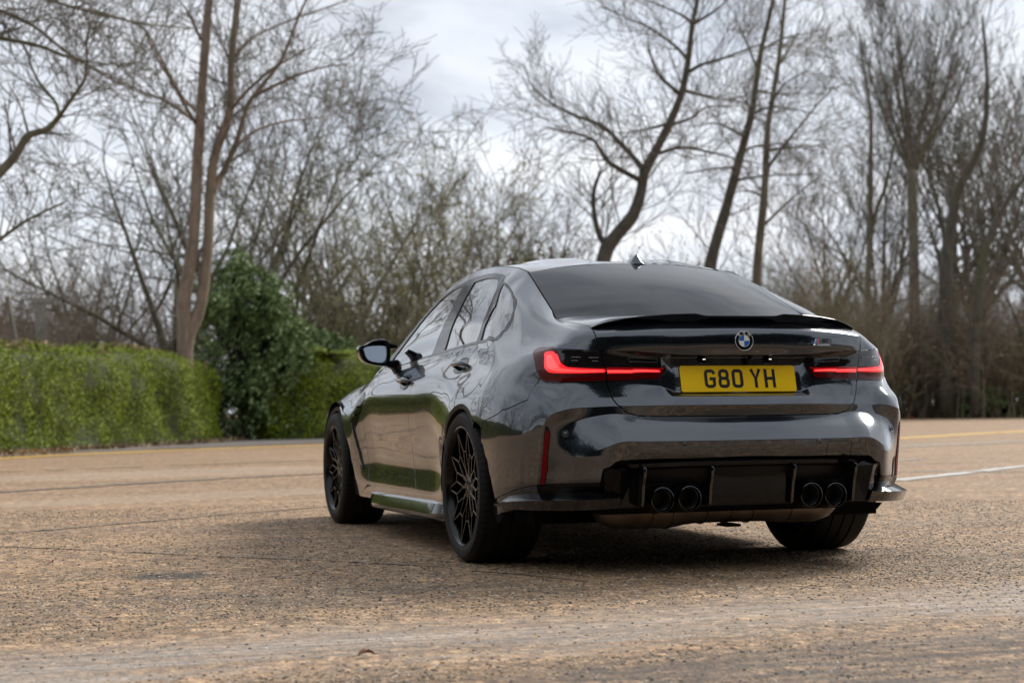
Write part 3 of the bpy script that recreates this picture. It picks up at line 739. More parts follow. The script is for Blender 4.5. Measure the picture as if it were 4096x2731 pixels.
# ---- boot spoiler
sp = [(0,-.935,1.055,1.041,.022),(.145,-.931,1.055,1.040,.022),(.165,-.930,1.056,1.040,.022),(.195,-.927,1.064,1.040,.022),(.30,-.912,1.0615,1.038,.022),(.40,-.884,1.055,1.034,.02),(.477,-.853,1.047,1.029,.02),(.535,-.824,1.035,1.022,.018),(.575,-.802,1.024,1.016,.014),(.600,-.787,1.013,1.0105,.008)]
def dz(x, y):
    h = SA.bvh.ray_cast(Vector((abs(x), y, 2)), Vector((0, 0, -1))); return h[0].z if h[0] else 1.05
xs_ = [k*.02 for k in range(-30, 31)]
V = []; F = []
for x in xs_:
    a = min(abs(x), .5995); q = [np.interp(a, [r_[0] for r_ in sp], [r_[k] for r_ in sp]) for k in range(1, 5)]
    y, zt, zb, _ = q; w = min(1, (.6-a)/.12+.15)
    yf = y + .11*w + .01
    yb_ = y+.034*w+.002; zc_ = dz(x, yb_)
    sec = [(x, yb_+.012, dz(x, yb_+.012)-.006), (x, yb_, zc_-.004), (x, yb_, zc_+.0006), (x, y+.0006, max(zt-.003, zc_+.001)), (x, y, max(zt-.0015, zc_+.0012)), (x, y+.002, zt+.0002), (x, y+.012*w+.002, zt+.0006*w), (x, y+.05*w+.003, lerp(zt, dz(x, yf), .35)), (x, yf, dz(x, yf)+.0006), (x, yf, dz(x, yf)-.004)]
    V += sec
ns = 10
for i in range(len(xs_)-1):
    for k in range(ns-1): F.append((i*ns+k, (i+1)*ns+k, (i+1)*ns+k+1, i*ns+k+1))
me = pymesh('boot_spoiler', V, F)
bm = bmesh.new(); bm.from_mesh(me); bmesh.ops.recalc_face_normals(bm, faces=bm.faces); bm.to_mesh(me); bm.free()
me.polygons.foreach_set('use_smooth', [True]*len(me.polygons)); me.set_sharp_from_angle(angle=R(24))
link('boot_spoiler', me, car, M_gloss)
# ---- number plate, lettering stroked by hand
def stroke(b, pts, w, closed, t0, t1, m=0):
    pts = [Vector((p[0], p[1], 0)) for p in pts]; n = len(pts); L = []; Rr = []
    for i in range(n):
        a = pts[(i-1) % n] if (closed or i > 0) else None; c = pts[(i+1) % n] if (closed or i < n-1) else None; p = pts[i]
        d1 = (p-a).normalized() if a is not None else (c-p).normalized(); d2 = (c-p).normalized() if c is not None else d1
        n1 = Vector((-d1.y, d1.x, 0)); n2 = Vector((-d2.y, d2.x, 0)); mt = (n1+n2).normalized(); k = min(1/max(.4, mt.dot(n1)), 1.5)
        L.append(p+mt*w/2*k); Rr.append(p-mt*w/2*k)
    v = []; f = []; bev = .0009
    for l, r in zip(L, Rr):
        i = (r-l).normalized()*bev
        v += [(l.x, l.y, t0), (l.x, l.y, t1-bev), (l.x+i.x, l.y+i.y, t1), (r.x-i.x, r.y-i.y, t1), (r.x, r.y, t1-bev), (r.x, r.y, t0)]
    for i in range(n if closed else n-1):
        o, q = i*6, ((i+1) % n)*6
        for k in range(5): f.append((o+k, o+k+1, q+k+1, q+k))
    if not closed: f.append(tuple(range(6))); f.append(tuple((n-1)*6+k for k in range(6))[::-1])
    b.add(v, f, m)
def rr(x0, y0, x1, y1, r, n=5, corners='abcd'):
    out = []
    for cx, cy, a, nm in ((x1-r, y1-r, 0, 'a'), (x0+r, y1-r, 90, 'b'), (x0+r, y0+r, 180, 'c'), (x1-r, y0+r, 270, 'd')):
        if nm in corners: out += [(cx+r*math.cos(R(a+90*k/n)), cy+r*math.sin(R(a+90*k/n))) for k in range(n+1)]
        else: out.append({'a': (x1, y1), 'b': (x0, y1), 'c': (x0, y0), 'd': (x1, y0)}[nm])
    return out
PT, PB = Vector((0, -.887, .849)), Vector((0, -.912, .741))
pn = Vector((0, -(PT-PB).z, (PT-PB).y)).normalized()
if pn.y > 0: pn = -pn
PM = basis((PT+PB)/2 + pn*.004, pn, (0, .23, 1))
plate = empty('number_plate'); plate.parent = car; plate.matrix_local = PM
plate['label'] = 'yellow rear number plate reading G80 YH'
def rrect_prism(b, w, h, r, z0, z1, m=0):
    P = rr(-w/2, -h/2, w/2, h/2, r); n = len(P)
    b.add([(x, y, z0) for x, y in P]+[(x, y, z1) for x, y in P], [tuple(range(n))[::-1], tuple(range(n, 2*n))]+[(i, (i+1) % n, n+(i+1) % n, n+i) for i in range(n)], m)
pb_ = MB(); rrect_prism(pb_, .520, .111, .010, -.006, 0); pb_.build('plate_base', M_yellow, plate)
H, Wd, sw = .079, .050, .0135
def glyph(ch, x0):
    b = MB(); y0 = -.111/2 + .0165; h = sw/2; X0, X1, Y0, Y1 = x0+h, x0+Wd-h, y0+h, y0+H-h; r = .0115; t = (-.001, .0018)
    if ch == '0': stroke(b, rr(X0, Y0, X1, Y1, r), sw, True, *t)
    if ch == '8':
        ym = (Y0+Y1)/2+.001
        stroke(b, rr(X0, Y0, X1, ym, r), sw, True, *t); stroke(b, rr(X0+.0015, ym, X1-.0015, Y1, r), sw, True, t[0], t[1]+.00012)
    if ch == 'G':
        p = [(X1, Y1-.0165)] + rr(X0, Y0, X1, Y1, r)[1:6] + rr(X0, Y0, X1, Y1, r)[6:24]
        q = rr(X0, Y0, X1, Y1, r, 5); path = [(X1+.001, Y1-.014)] + q[1:24] + [(X1, Y0+.030)]
        stroke(b, path, sw, False, *t)
        b.box((X0+.0165, Y0+.026, t[0]), (X1+h, Y0+.026+.0125, t[1]+.0001))
    if ch == 'Y':
        xm = (X0+X1)/2
        stroke(b, [(X0-.001, y0+H), (xm, y0+.036), (X1+.001, y0+H)], sw, False, *t); stroke(b, [(xm, y0+.040), (xm, y0)], sw, False, t[0], t[1]+.0001)
    if ch == 'H':
        for x in (X0, X1): stroke(b, [(x, y0), (x, y0+H)], sw, False, *t)
        stroke(b, [(X0, y0+H*.5), (X1, y0+H*.5)], sw, False, t[0], t[1]-.0002)
    o = b.build('letter', M_black, plate, recalc=True); o['label'] = 'black character ' + ch
for ch, x in (('G', .106), ('8', .168), ('0', .230), ('Y', .313), ('H', .377)): glyph(ch, x-.260)
# plate lamps under the lip
for s in (-1, 1):
    b = MB(); b.box((s*.150-.014, -.894, .874), (s*.150+.014, -.876, .882)); b.build('plate_lamp_housing', M_gloss, car)
    for d in (-.0035, .0035):
        b = MB(); b.lathe([(0, 0), (-.001, .0014), (-.003, .0014), (-.003, 0)], 8, 'z', (s*.150+d, -.8945, .878)); b.build('plate_lamp', M_white, car)
b = MB(); b.lathe([(-.010, .0), (-.010, .009), (.006, .010), (.006, 0)], 16, 'y', (.055, -.900, .879)); b.build('reversing_camera', M_gloss, car, smooth=True)
# ---- badges
def text_mesh(body, size, extrude, shear=0, offset=0):
    cu = bpy.data.curves.new('text', 'FONT'); cu.body = body; cu.size = size; cu.extrude = extrude; cu.align_x = 'CENTER'; cu.align_y = 'CENTER'; cu.shear = shear; cu.offset = offset
    cu.resolution_u = 2
    o = bpy.data.objects.new('text', cu); COL.objects.link(o); bpy.context.view_layer.update()
    me = bpy.data.meshes.new_from_object(o.evaluated_get(bpy.context.evaluated_depsgraph_get())); bpy.data.objects.remove(o); bpy.data.curves.remove(cu)
    return me
eu = SA.uv(('r', 0.0001, .950)); ep, en = SA.at(*eu)
badge = empty('round_badge'); badge.parent = car; badge.matrix_local = basis((0, ep[1], ep[2]) + np.array(en)*.003, (0, en[1], en[2])); badge['label'] = 'round badge with blue and white quarters'
b = MB(); b.lathe([(-.004, .0415), (.0005, .0415), (.0022, .0405), (.0022, .0392), (.0010, .0388), (.0010, 0)], 48, 'z'); b.build('badge_disc', M_black, badge, smooth=False)
b = MB(); b.lathe([(.0008, .0412), (.0030, .0408), (.0034, .0398), (.0030, .0388), (.0008, .0386)], 48, 'z'); b.build('silver_ring', M_silver, badge, smooth=True)
b = MB(); b.lathe([(.0008, .0254), (.0026, .0252), (.0028, .0247), (.0026, .0242), (.0008, .0240)], 40, 'z'); b.build('silver_ring', M_silver, badge, smooth=True)
for q in range(4):
    a0 = 90*q; P = [(0, 0)]+[(.0243*math.cos(R(a0+k*9)), .0243*math.sin(R(a0+k*9))) for k in range(11)]
    b = MB(); b.prism(P, 'z', .0008, .0018); b.build('badge_quarter', M_bwhite if q in (0, 2) else M_blue, badge)
for ch, a in (('B', 42), ('M', 0), ('W', -42)):
    o = link('letter', text_mesh(ch, .0155, .0004, 0, .0002), badge, M_bwhite); o.location = (.0325*math.sin(R(-a)), .0325*math.cos(R(a)), .0018); o.rotation_euler = (0, 0, R(a)); o['label'] = 'silver letter ' + ch
mu = SA.uv(('r', .372, .9455)); mp_, mn = SA.at(*mu)
mb = empty('model_badge'); mb.parent = car; mb.matrix_local = basis(mp_+mn*.002, mn); mb['label'] = 'small boot badge with blue and red stripes over the word competition'
def par(x0, x1, y0, y1, sk): return [(x0, y0), (x1, y0), (x1+sk, y1), (x0+sk, y1)]
b = MB(); b.prism([(-.052, -.016), (.050, -.016), (.054, -.0022), (.054, .0165), (-.032, .0165), (-.052, -.012)], 'z', -.004, .0004); b.build('badge_back', M_black, mb)
for x0, w, mt in ((-.046, .0085, M_lblue), (-.0373, .0075, M_dblue), (-.0295, .0085, M_red)):
    b = MB(); b.prism(par(x0, x0+w, -.0035, .0155, .0095), 'z', 0, .0012); b.build('stripe', mt, mb)
o = link('letter_m', text_mesh('M3', .026, .0006, .3, .0006), mb, M_gloss); o.location = (.016, .006, .0006); o['label'] = 'black letters M3'
b = MB(); b.prism(par(-.0495, -.0385, -.0125, -.0075, .0018), 'z', 0, .0011); b.build('stripe', M_silver, mb)
o = link('lettering', text_mesh('competition', .0126, .0004, .28, .0001), mb, M_bwhite); o.scale = (1.12, .95, 1); o.location = (.0065, -.0100, .001); o['label'] = 'silver word competition'
# ---- diffuser
dif = empty('diffuser'); dif.parent = car; dif['label'] = 'gloss black rear diffuser with four fins'
def yb(x, base=-1.015): return base + .10*(abs(x)/.6)**2.2
def strip_prism(name, prof, xs, mat, parent, smooth=True, ang=35):
    """prof(x) -> list of (y, z); swept along x"""
    V = []; F = []; n = len(prof(xs[0]))
    for x in xs: V += [(x, y, z) for y, z in prof(x)]
    for i in range(len(xs)-1):
        for k in range(n): F.append((i*n+k, i*n+(k+1) % n, (i+1)*n+(k+1) % n, (i+1)*n+k))
    F.append(tuple(range(n))[::-1]); F.append(tuple((len(xs)-1)*n+k for k in range(n)))
    me = pymesh(name, V, F); bm = bmesh.new(); bm.from_mesh(me); bmesh.ops.recalc_face_normals(bm, faces=bm.faces); bm.to_mesh(me); bm.free()
    me.polygons.foreach_set('use_smooth', [True]*len(me.polygons)); me.set_sharp_from_angle(angle=R(ang))
    return link(name, me, parent, mat)
def topz(x):
    x = abs(x); return float(np.interp(x, [0, .30, .515, .565, .618, .64], [.468, .466, .461, .452, .436, .425]))
def bar(x):
    y = yb(x); z = topz(x); return [(y-.012, z-.003), (y-.016, z-.007), (y-.012, z-.022), (y+.01, z-.034), (y+.07, z-.03), (y+.07, z+.002), (y, z+.001)]
strip_prism('diffuser_frame', bar, [k*.025 for k in range(-21, 22)], M_gloss, dif)
for s in (-1, 1):
    # faceted outer corner: bevel from the bar down to the side wall
    A = [(.525, yb(.525)-.012, .457), (.568, -1.013, .433), (.618, -.966, .436), (.575, -.955, .457)]
    b = MB()
    tp = [(.515, yb(.515)-.014, .459), (.568, -1.008, .434), (.621, -.962, .436), (.572, -.948, .459)]
    lw = [(.47, yb(.47)-.006, .430), (.555, -1.000, .395), (.612, -.955, .395), (.60, -.93, .42)]
    bt = [(.475, -.990, .281), (.545, -.965, .279), (.590, -.925, .278), (.58, -.85, .30)]
    v = [(s*x, y, z) for x, y, z in tp+[(.480, yb(.48)-.008, .428), (.566, -1.005, .430), (.619, -.96, .432), (.60, -.90, .42)]+[(.475, -.945, .281), (.555, -.955, .279), (.600, -.918, .278), (.58, -.82, .30)]]
    f = [(0, 1, 2, 3), (0, 4, 5, 1), (1, 5, 6, 2), (4, 8, 9, 5), (5, 9, 10, 6), (6, 10, 11, 7), (2, 6, 7, 3), (8, 11, 10, 9), (4, 7, 11, 8), (0, 3, 7, 4)]
    v = [(p[0], p[1]+.008, p[2]) for p in v]; b.add(v, f); b.build('side_panel', M_gloss, dif, bevel=.0014)
def backp(x): return [(-.925, .275), (-.935, .44), (-.88, .44), (-.88, .275)]
strip_prism('back_panel', backp, [-.56, -.3, 0, .3, .56], M_blackpl, dif)
def upperp(x):
    y = yb(x); return [(y+.004, .44), (y+.018, .40), (y+.035, .375), (y+.09, .37), (y+.09, .44)]
strip_prism('upper_panel', upperp, [k*.05 for k in range(-10, 11)], M_blackpl, dif)
def midp(x): return [(-.996, .43), (-.990, .36), (-.975, .282), (-.90, .279), (-.90, .43)]
strip_prism('centre_panel', midp, [-.168, -.08, 0, .08, .168], M_gloss, dif)
for x, y0 in ((-.470, -1.026), (-.183, -1.040), (.183, -1.040), (.470, -1.026)):
    b = MB(); P = [(y0+.02, .452), (y0+.002, .440), (y0, .425), (y0+.004, .405), (y0+.018, .37), (y0+.035, .285), (y0+.12, .282), (y0+.12, .44)]
    b.prism(P, 'x', x-.006, x+.006); b.build('fin', M_blade, dif, bevel=.0025)
# ---- exhaust tips and silencer
for x, z, y in ((-.387, .311, -1.0), (-.272, .314, -1.008), (.272, .314, -1.008), (.387, .311, -1.0)):
    b = MB(); b.lathe([(-.16, .047), (-.03, .0495), (-.004, .0505), (0, .0498), (.001, .0475), (-.002, .0465), (-.016, .0425), (-.017, .040)], 48, 'y', (x, y, z))
    b.v = [(p[0], 2*y-p[1], p[2]) for p in b.v]
    tip = b.build('exhaust_tip', M_tip, car, smooth=True, angle=50)
    b = MB(); b.lathe([(0, .0400), (-.002, .0400), (-.002, .0385), (.14, .036), (.14, 0)], 40, 'y', (x, y+.016, z)); b.build('tip_liner', M_tipin, tip, smooth=True)
    b = MB(); b.lathe([(0, .0412), (-.0014, .0406), (0, .0398)], 40, 'y', (x, y+.0155, z)); b.build('tip_ring', M_tip, tip, smooth=True)
    b = MB(); b.lathe([(0, .049), (.06, .062)], 32, 'y', (x, y+.03, z)); b.build('tip_shroud', M_blackpl, tip, smooth=True)
rad = []; pts = []
prof_m = [(-.575,.03),(-.57,.06),(-.55,.088),(-.50,.104),(-.42,.110),(-.26,.108),(-.20,.098),(-.14,.093),(0,.093),(.16,.094),(.30,.104),(.40,.102),(.46,.085),(.50,.055),(.51,.02)]
V = []; F = []; nm = 24
for x, r_ in prof_m:
    for k in range(nm):
        a = 2*math.pi*k/nm; ca, sa = math.cos(a), math.sin(a)
        V.append((x, -.735+r_*1.25*math.copysign(abs(ca)**.75, ca), .288+r_*math.copysign(abs(sa)**.8, sa)))
for i in range(len(prof_m)-1):
    for k in range(nm): F.append((i*nm+k, i*nm+(k+1) % nm, (i+1)*nm+(k+1) % nm, (i+1)*nm+k))
link('silencer', pymesh('silencer', V, F), car, M_steel)
for x in (-.50, -.37, -.28, -.12, -.01, .09, .26):
    b = MB(); r_ = np.interp(x, [q[0] for q in prof_m], [q[1] for q in prof_m])+.0015; ring = []
    for k in range(25):
        a = 2*math.pi*k/24; ca, sa = math.cos(a), math.sin(a); ring.append((x, -.735+r_*1.25*math.copysign(abs(ca)**.75, ca), .288+r_*math.copysign(abs(sa)**.8, sa)))
    b.tube(ring, .003, 5, cap=False); b.build('silencer_rib', M_steel, car, smooth=True)
b = MB(); b.box((-.02, -.80, .178), (.05, -.70, .19)); b.build('silencer_bracket', M_under, car, bevel=.004)
# ---- bumper blades
for s in (-1, 1):
    top = [(.915,-.475,.292),(.893,-.565,.322),(.862,-.645,.334),(.826,-.708,.340),(.80,-.738,.343),(.715,-.845,.343),(.633,-.925,.343),(.575,-.930,.335)]
    out_ = [(.938,-.480,.282),(.932,-.55,.292),(.915,-.63,.300),(.890,-.705,.305),(.862,-.765,.308),(.775,-.875,.312),(.675,-.955,.316),(.565,-.985,.321)]
    low = [(.932,-.485,.276),(.922,-.55,.272),(.90,-.63,.268),(.872,-.70,.268),(.845,-.755,.268),(.755,-.86,.270),(.66,-.93,.274),(.56,-.965,.280)]
    inn = [(.90,-.475,.27),(.86,-.54,.255),(.82,-.60,.255),(.79,-.66,.255),(.77,-.70,.255),(.68,-.79,.26),(.60,-.86,.27),(.55,-.88,.28)]
    def dens(P): return hermite_refine(np.array(P, float), np.zeros(len(P)), 4)
    rows = [dens(p) for p in (top, out_, low, inn)]
    V = [tuple(q*(FLIP if s < 0 else 1)) for r_ in rows for q in r_]; n = len(rows[0]); F = []
    for i in range(3):
        for k in range(n-1): F.append((i*n+k, i*n+k+1, (i+1)*n+k+1, (i+1)*n+k))
    F.append((0, n, 2*n, 3*n)); F.append((n-1, 2*n-1, 3*n-1, 4*n-1))
    me = pymesh('bumper_blade', V, F); bm = bmesh.new(); bm.from_mesh(me); bmesh.ops.recalc_face_normals(bm, faces=bm.faces)
    bm.to_mesh(me); bm.free(); me.polygons.foreach_set('use_smooth', [True]*len(me.polygons)); me.set_sharp_from_angle(angle=R(28))
    link('bumper_blade', me, car, M_blade)
# ---- sill blades
for s in (-1, 1):
    pr = lambda y: [(.885, .238), (.916, .226), (.930, .180), (.931, .175), (.926, .156), (.90, .145), (.86, .145), (.86, .238)]
    V = []; F = []; ys = [.46,.50,.56,.7,1.0,1.3,1.6,1.85,1.98,2.06]; n = 8
    for y in ys:
        k = {.46: .2, 2.06: .1, .50: .75, 1.98: .75}.get(y, 1)
        dzv = lerp(.008, -.006, (y-.46)/1.6)
        for j, (x, z) in enumerate(pr(y)): V.append((s*(.885+(x-.885)*k), y, z+dzv))
    for i in range(len(ys)-1):
        for k in range(n): F.append((i*n+k, i*n+(k+1) % n, (i+1)*n+(k+1) % n, (i+1)*n+k))
    F.append(tuple(range(n))); F.append(tuple((len(ys)-1)*n+k for k in range(n)))
    me = pymesh('sill_blade', V, F); bm = bmesh.new(); bm.from_mesh(me); bmesh.ops.recalc_face_normals(bm, faces=bm.faces); bm.to_mesh(me); bm.free()
    me.polygons.foreach_set('use_smooth', [True]*len(me.polygons)); me.set_sharp_from_angle(angle=R(25))
    link('sill_blade', me, car, M_blade)
# ---- arch trims and wheel housings
def arch_trim(cy, s, a0, a1, r0, r1):
    V = []; F = []; n = 30
    for k in range(n+1):
        a = lerp(a0, a1, k/n)
        y, z = cy+r0*math.cos(R(a)), .338+r0*math.sin(R(a))
        h = SA.uv(('s', y, z)); p, nn = SA.at(*h); x = p[0]
        for (rr_, dx) in ((r0+.010, -.004), (r0+.008, .0025), (r0-.012, .001), (r0-.020, -.012), (r0-.020, -.06)):
            V.append((s*(x+dx), cy+rr_*math.cos(R(a)), .338+rr_*math.sin(R(a))))
    for k in range(n):
        for j in range(4): F.append((k*5+j, k*5+j+1, (k+1)*5+j+1, (k+1)*5+j))
    me = pymesh('arch_trim', V, F); bm = bmesh.new(); bm.from_mesh(me); bmesh.ops.recalc_face_normals(bm, faces=bm.faces); bm.to_mesh(me); bm.free()
    me.polygons.foreach_set('use_smooth', [True]*len(me.polygons)); me.set_sharp_from_angle(angle=R(40))
    link('arch_trim', me, car, M_blackpl)
    b = MB(); prof = [(s*.93, .400), (s*.60, .400), (s*.60, .02)]; V = []; F = []; m = 24
    for k in range(m+1):
        a = math.pi*(1.06*k/m-.03)
        for (x, r_) in prof: V.append((x, cy+r_*math.cos(a), .338+r_*math.sin(a)))
    for k in range(m):
        for j in range(2): F.append((k*3+j, k*3+j+1, (k+1)*3+j+1, (k+1)*3+j))
    link('wheel_housing', pymesh('wheel_housing', V, F), car, M_under)
for s in (-1, 1): arch_trim(0, s, 8, 130, .360, .34); arch_trim(2.857, s, 10, 132, .360, .34)
# ---- underbody
b = MB(); b.box((-.80, -.60, .20), (.80, 3.5, .30)); b.box((-.60, -.88, .25), (.60, -.60, .33)); b.box((-.56, -.35, .19), (.56, .35, .25)); b.box((-.70,-.85,.33),(.70,-.55,.6)); b.build('underbody', M_under, car)
b = MB(); b.tube([(-.7, 0, .33), (.7, 0, .33)], .04, 10); b.build('rear_axle', M_under, car)
# ---- wheels
def make_wheel(R_t, R_r, w):
    root = empty('wheel')
    b = MB(); h = w/2
    prof = [(-h+.018, R_r-.006), (-h+.004, R_r+.004), (-h-.001, R_r+.014), (-h-.004, R_r+.030), (-h-.003, R_r+.050), (-h+.004, R_t-.020), (-h+.012, R_t-.009), (-h+.022, R_t-.004)]
    xs = [-h+.040, -.058, -.050, -.012, -.004, .004, .012, .050, .058, h-.040]
    tr_ = [(xs[0], R_t-.0012), (-.060, R_t), (-.059, R_t-.007), (-.051, R_t-.007), (-.050, R_t), (-.008, R_t), (-.007, R_t-.007), (.001, R_t-.007), (.002, R_t), (.050, R_t), (.051, R_t-.007), (.059, R_t-.007), (.060, R_t), (h-.040, R_t-.0012)]
    full = prof + tr_ + [(-a, r) for a, r in prof[::-1]]
    b.lathe(full, 96, 'x'); tyre = b.build('tyre', M_rubber, root, smooth=True, angle=38)
    # shoulder grooves and raised sidewall marks
    g = MB()
    for k in range(72):
        a = 2*math.pi*k/72
        for sx in (-1, 1):
            c_, s_ = math.cos(a), math.sin(a); x0, x1 = sx*(h-.004), sx*(h-.045)
            for (xx, r0) in ():
                pass
            v = []
            for (x, r) in ((x0, R_t-.013), (sx*(h-.018), R_t-.0035), (x1, R_t+.0006)):
                for da in (-.0035, .0035): v.append((x, r*math.cos(a+da), r*math.sin(a+da)))
            g.add(v, [(0, 1, 3, 2), (2, 3, 5, 4)])
    g.build('tread_sipes', M_under, tyre, recalc=False)['kind'] = 'stuff'
    mk = MB()
    for a0, n_ in ((62, 8), (150, 6), (242, 8), (330, 6)):
        for k in range(n_):
            a = R(a0+k*3.4); rm = R_r+.040
            for (r0, r1, d0, d1) in ((rm-.008, rm+.008, -.014, .012),) if k % 3 else ((rm-.008, rm+.008, -.014, -.008), (rm-.008, rm+.008, .004, .012), (rm+.004, rm+.008, -.008, .004)):
                v = [(-h-.0045, r*math.cos(a+d), r*math.sin(a+d)) for r, d in ((r0, d0), (r0, d1), (r1, d1), (r1, d0))]
                mk.add(v, [(0, 1, 2, 3)])
    mk.build('sidewall_marks', M_blackpl, tyre, recalc=False)['kind'] = 'stuff'
    # rim barrel and lip
    b = MB(); xf = -h+.004
    b.lathe([(xf+.006, R_r+.006), (xf-.002, R_r+.004), (xf-.003, R_r-.001), (xf+.002, R_r-.006), (xf+.016, R_r-.010), (xf+.035, R_r-.016), (.09, R_r-.028), (h-.01, R_r-.012), (h-.004, R_r)], 72, 'x')
    rim = b.build('rim', M_rim, root, smooth=True, angle=50)
    # spokes: ten apexes at the lip, forks to twin nodes, links to the hub
    def P(r, deg, x): return Vector((x, r*math.cos(R(deg)), r*math.sin(R(deg))))
    xo = lambda r: xf+.010+.026*(1-min(1, r/R_r))**1.2
    def spoke(b, pa, pb, w0, w1, d0=.022, d1=.022):
        d = (pb-pa); d.x = 0; d.normalize(); t = Vector((0, -d.z, d.y))
        v = []
        for p, w_, dp in ((pa, w0, d0), (pb, w1, d1)):
            v += [p-t*w_/2+Vector((dp, 0, 0)), p-t*w_/2+Vector((.002, 0, 0)), p-t*(w_/2-.0018), p+t*(w_/2-.0018), p+t*w_/2+Vector((.002, 0, 0)), p+t*w_/2+Vector((dp, 0, 0))]
        b.add(v, [(0, 1, 7, 6), (1, 2, 8, 7), (2, 3, 9, 8), (3, 4, 10, 9), (4, 5, 11, 10), (0, 6, 11, 5), tuple(range(6))[::-1], tuple(range(6, 12))])
    for k in range(10):
        a = 36*k+9; b = MB(); r2 = R_r*.60; r1 = R_r*.34; lean = 10.5
        ap = P(R_r-.006, a, xo(R_r)); nl = P(r2, a-lean, xo(r2)); nr = P(r2*.98, a+lean, xo(r2))
        spoke(b, ap, nl, .009, .008); spoke(b, ap, nr, .009, .008)
        nn_ = P(r2, a+36-lean, xo(r2))
        spoke(b, nr, nn_, .008, .008)                       # short link to the neighbour
        hub = P(r1, a+18*(1 if k % 2 == 0 else -1)*.35, xo(r1))
        spoke(b, nl, P(r1, a-4, xo(r1)), .008, .009, .026, .032); spoke(b, nr, P(r1, a+4, xo(r1)), .008, .009, .026, .032)
        spoke(b, P(r1*1.02, a-0.1, xo(r1)+.0006), P(.035, a, xo(.05)+.0006), .014, .020, .032, .036)
        b.build('spoke', M_rim, rim, recalc=True)
    b = MB(); b.lathe([(xo(.06)-.001, 0), (xo(.06)-.001, .028), (xo(.06)+.001, .033), (xo(.06)+.004, .060), (xo(.06)+.012, .068), (xo(.06)+.05, .072)], 32, 'x'); b.build('hub_cap', M_rim, rim, smooth=True, angle=30)
    for k in range(5):
        a = R(72*k+20); b = MB(); b.lathe([(xo(.06)+.001, .0), (xo(.06)+.001, .007), (xo(.06)+.010, .0075)], 6, 'x', (0, .048*math.cos(a), .048*math.sin(a))); b.build('wheel_bolt', M_tip, rim)
    b = MB(); b.lathe([(-.045, .07), (-.045, R_r*.76), (-.012, R_r*.76), (-.012, .07)], 48, 'x', close=True); b.build('brake_disc', M_disc, root, smooth=True, angle=30)
    b = MB()
    for k in range(7):
        a0, a1 = R(20+k*10), R(30+k*10); v = []
        for a in (a0, a1):
            for (x, r) in ((-.075, R_r*.50), (-.075, R_r*.82), (.01, R_r*.84), (.01, R_r*.50)): v.append((x, r*math.cos(a), r*math.sin(a)))
        b.add(v, [(0, 1, 5, 4), (1, 2, 6, 5), (2, 3, 7, 6), (3, 0, 4, 7)] + ([(0, 1, 2, 3)] if k == 0 else []) + ([(4, 5, 6, 7)] if k == 6 else []))
    b.build('brake_caliper', M_cal, root, smooth=True, angle=40)
    b = MB(); b.lathe([(.06, .03), (.06, R_r-.03), (.075, R_r-.03), (.075, .03)], 32, 'x', close=True); b.build('added_cover_disc', M_under, root)  # black disc added to cover the bright patch inside the rim
    return root
def copy_tree(o, parent):
    c = o.copy(); COL.objects.link(c); c.parent = parent
    for ch in list(o.children): copy_tree(ch, c)
    return c
wr_ = make_wheel(.3395, .264, .285); wf_ = make_wheel(.3375, .251, .275)
for proto, y, x in ((wr_, 0, .8025), (wf_, 2.857, .8085)):
    c = copy_tree(proto, car); c.location = (x, y, proto is wr_ and .3385 or .3365); c.rotation_euler = (0, 0, math.pi)
    proto.parent = car; proto.location = (-x, y, proto is wr_ and .3385 or .3365); proto.rotation_euler = (R(-14), 0, 0)
# ---- door handles
def handle(door, s, cy, cz, L):
    p, n = on_surf(('s', cy, cz), s, .0); M = basis(p, n)
    b = MB(); prof = [(.0006, .044), (.0006, .040), (.0018, .037), (.0012, .030), (.0010, 0)]
    b.lathe(prof, 32, 'z'); b.v = [tuple(M @ Vector((v[0]*L, v[1]*1.0, v[2]))) for v in b.v]
    shade_disc = b.build('handle_shade_disc', M_gloss, door, smooth=True)  # slightly raised black disc, its colour stands in for the scoop's shade
    V = []; F = []; nx, na = 13, 10
    for i in range(nx):
        t = i/(nx-1)*2-1; hh = .016*math.sqrt(max(.04, 1-t*t*.85)); x = t*.088*L/2.4*1.12; zc = .026*(1-t**4)+.004
        for k in range(na):
            a = 2*math.pi*k/na; V.append(tuple(M @ Vector((x, hh*math.sin(a)-.003, zc+.010*math.cos(a)))))
    for i in range(nx-1):
        for k in range(na): F.append((i*na+k, i*na+(k+1) % na, (i+1)*na+(k+1) % na, (i+1)*na+k))
    F.append(tuple(range(na))[::-1]); F.append(tuple((nx-1)*na+k for k in range(na)))
    me = pymesh('door_handle', V, F); bm = bmesh.new(); bm.from_mesh(me); bmesh.ops.recalc_face_normals(bm, faces=bm.faces); bm.to_mesh(me); bm.free()
    me.polygons.foreach_set('use_smooth', [True]*len(me.polygons)); link('door_handle', me, door, M_paint)
for s, rd, fd in doors: handle(rd, s, .27, .885, 2.5); handle(fd, s, 1.245, .828, 2.5)
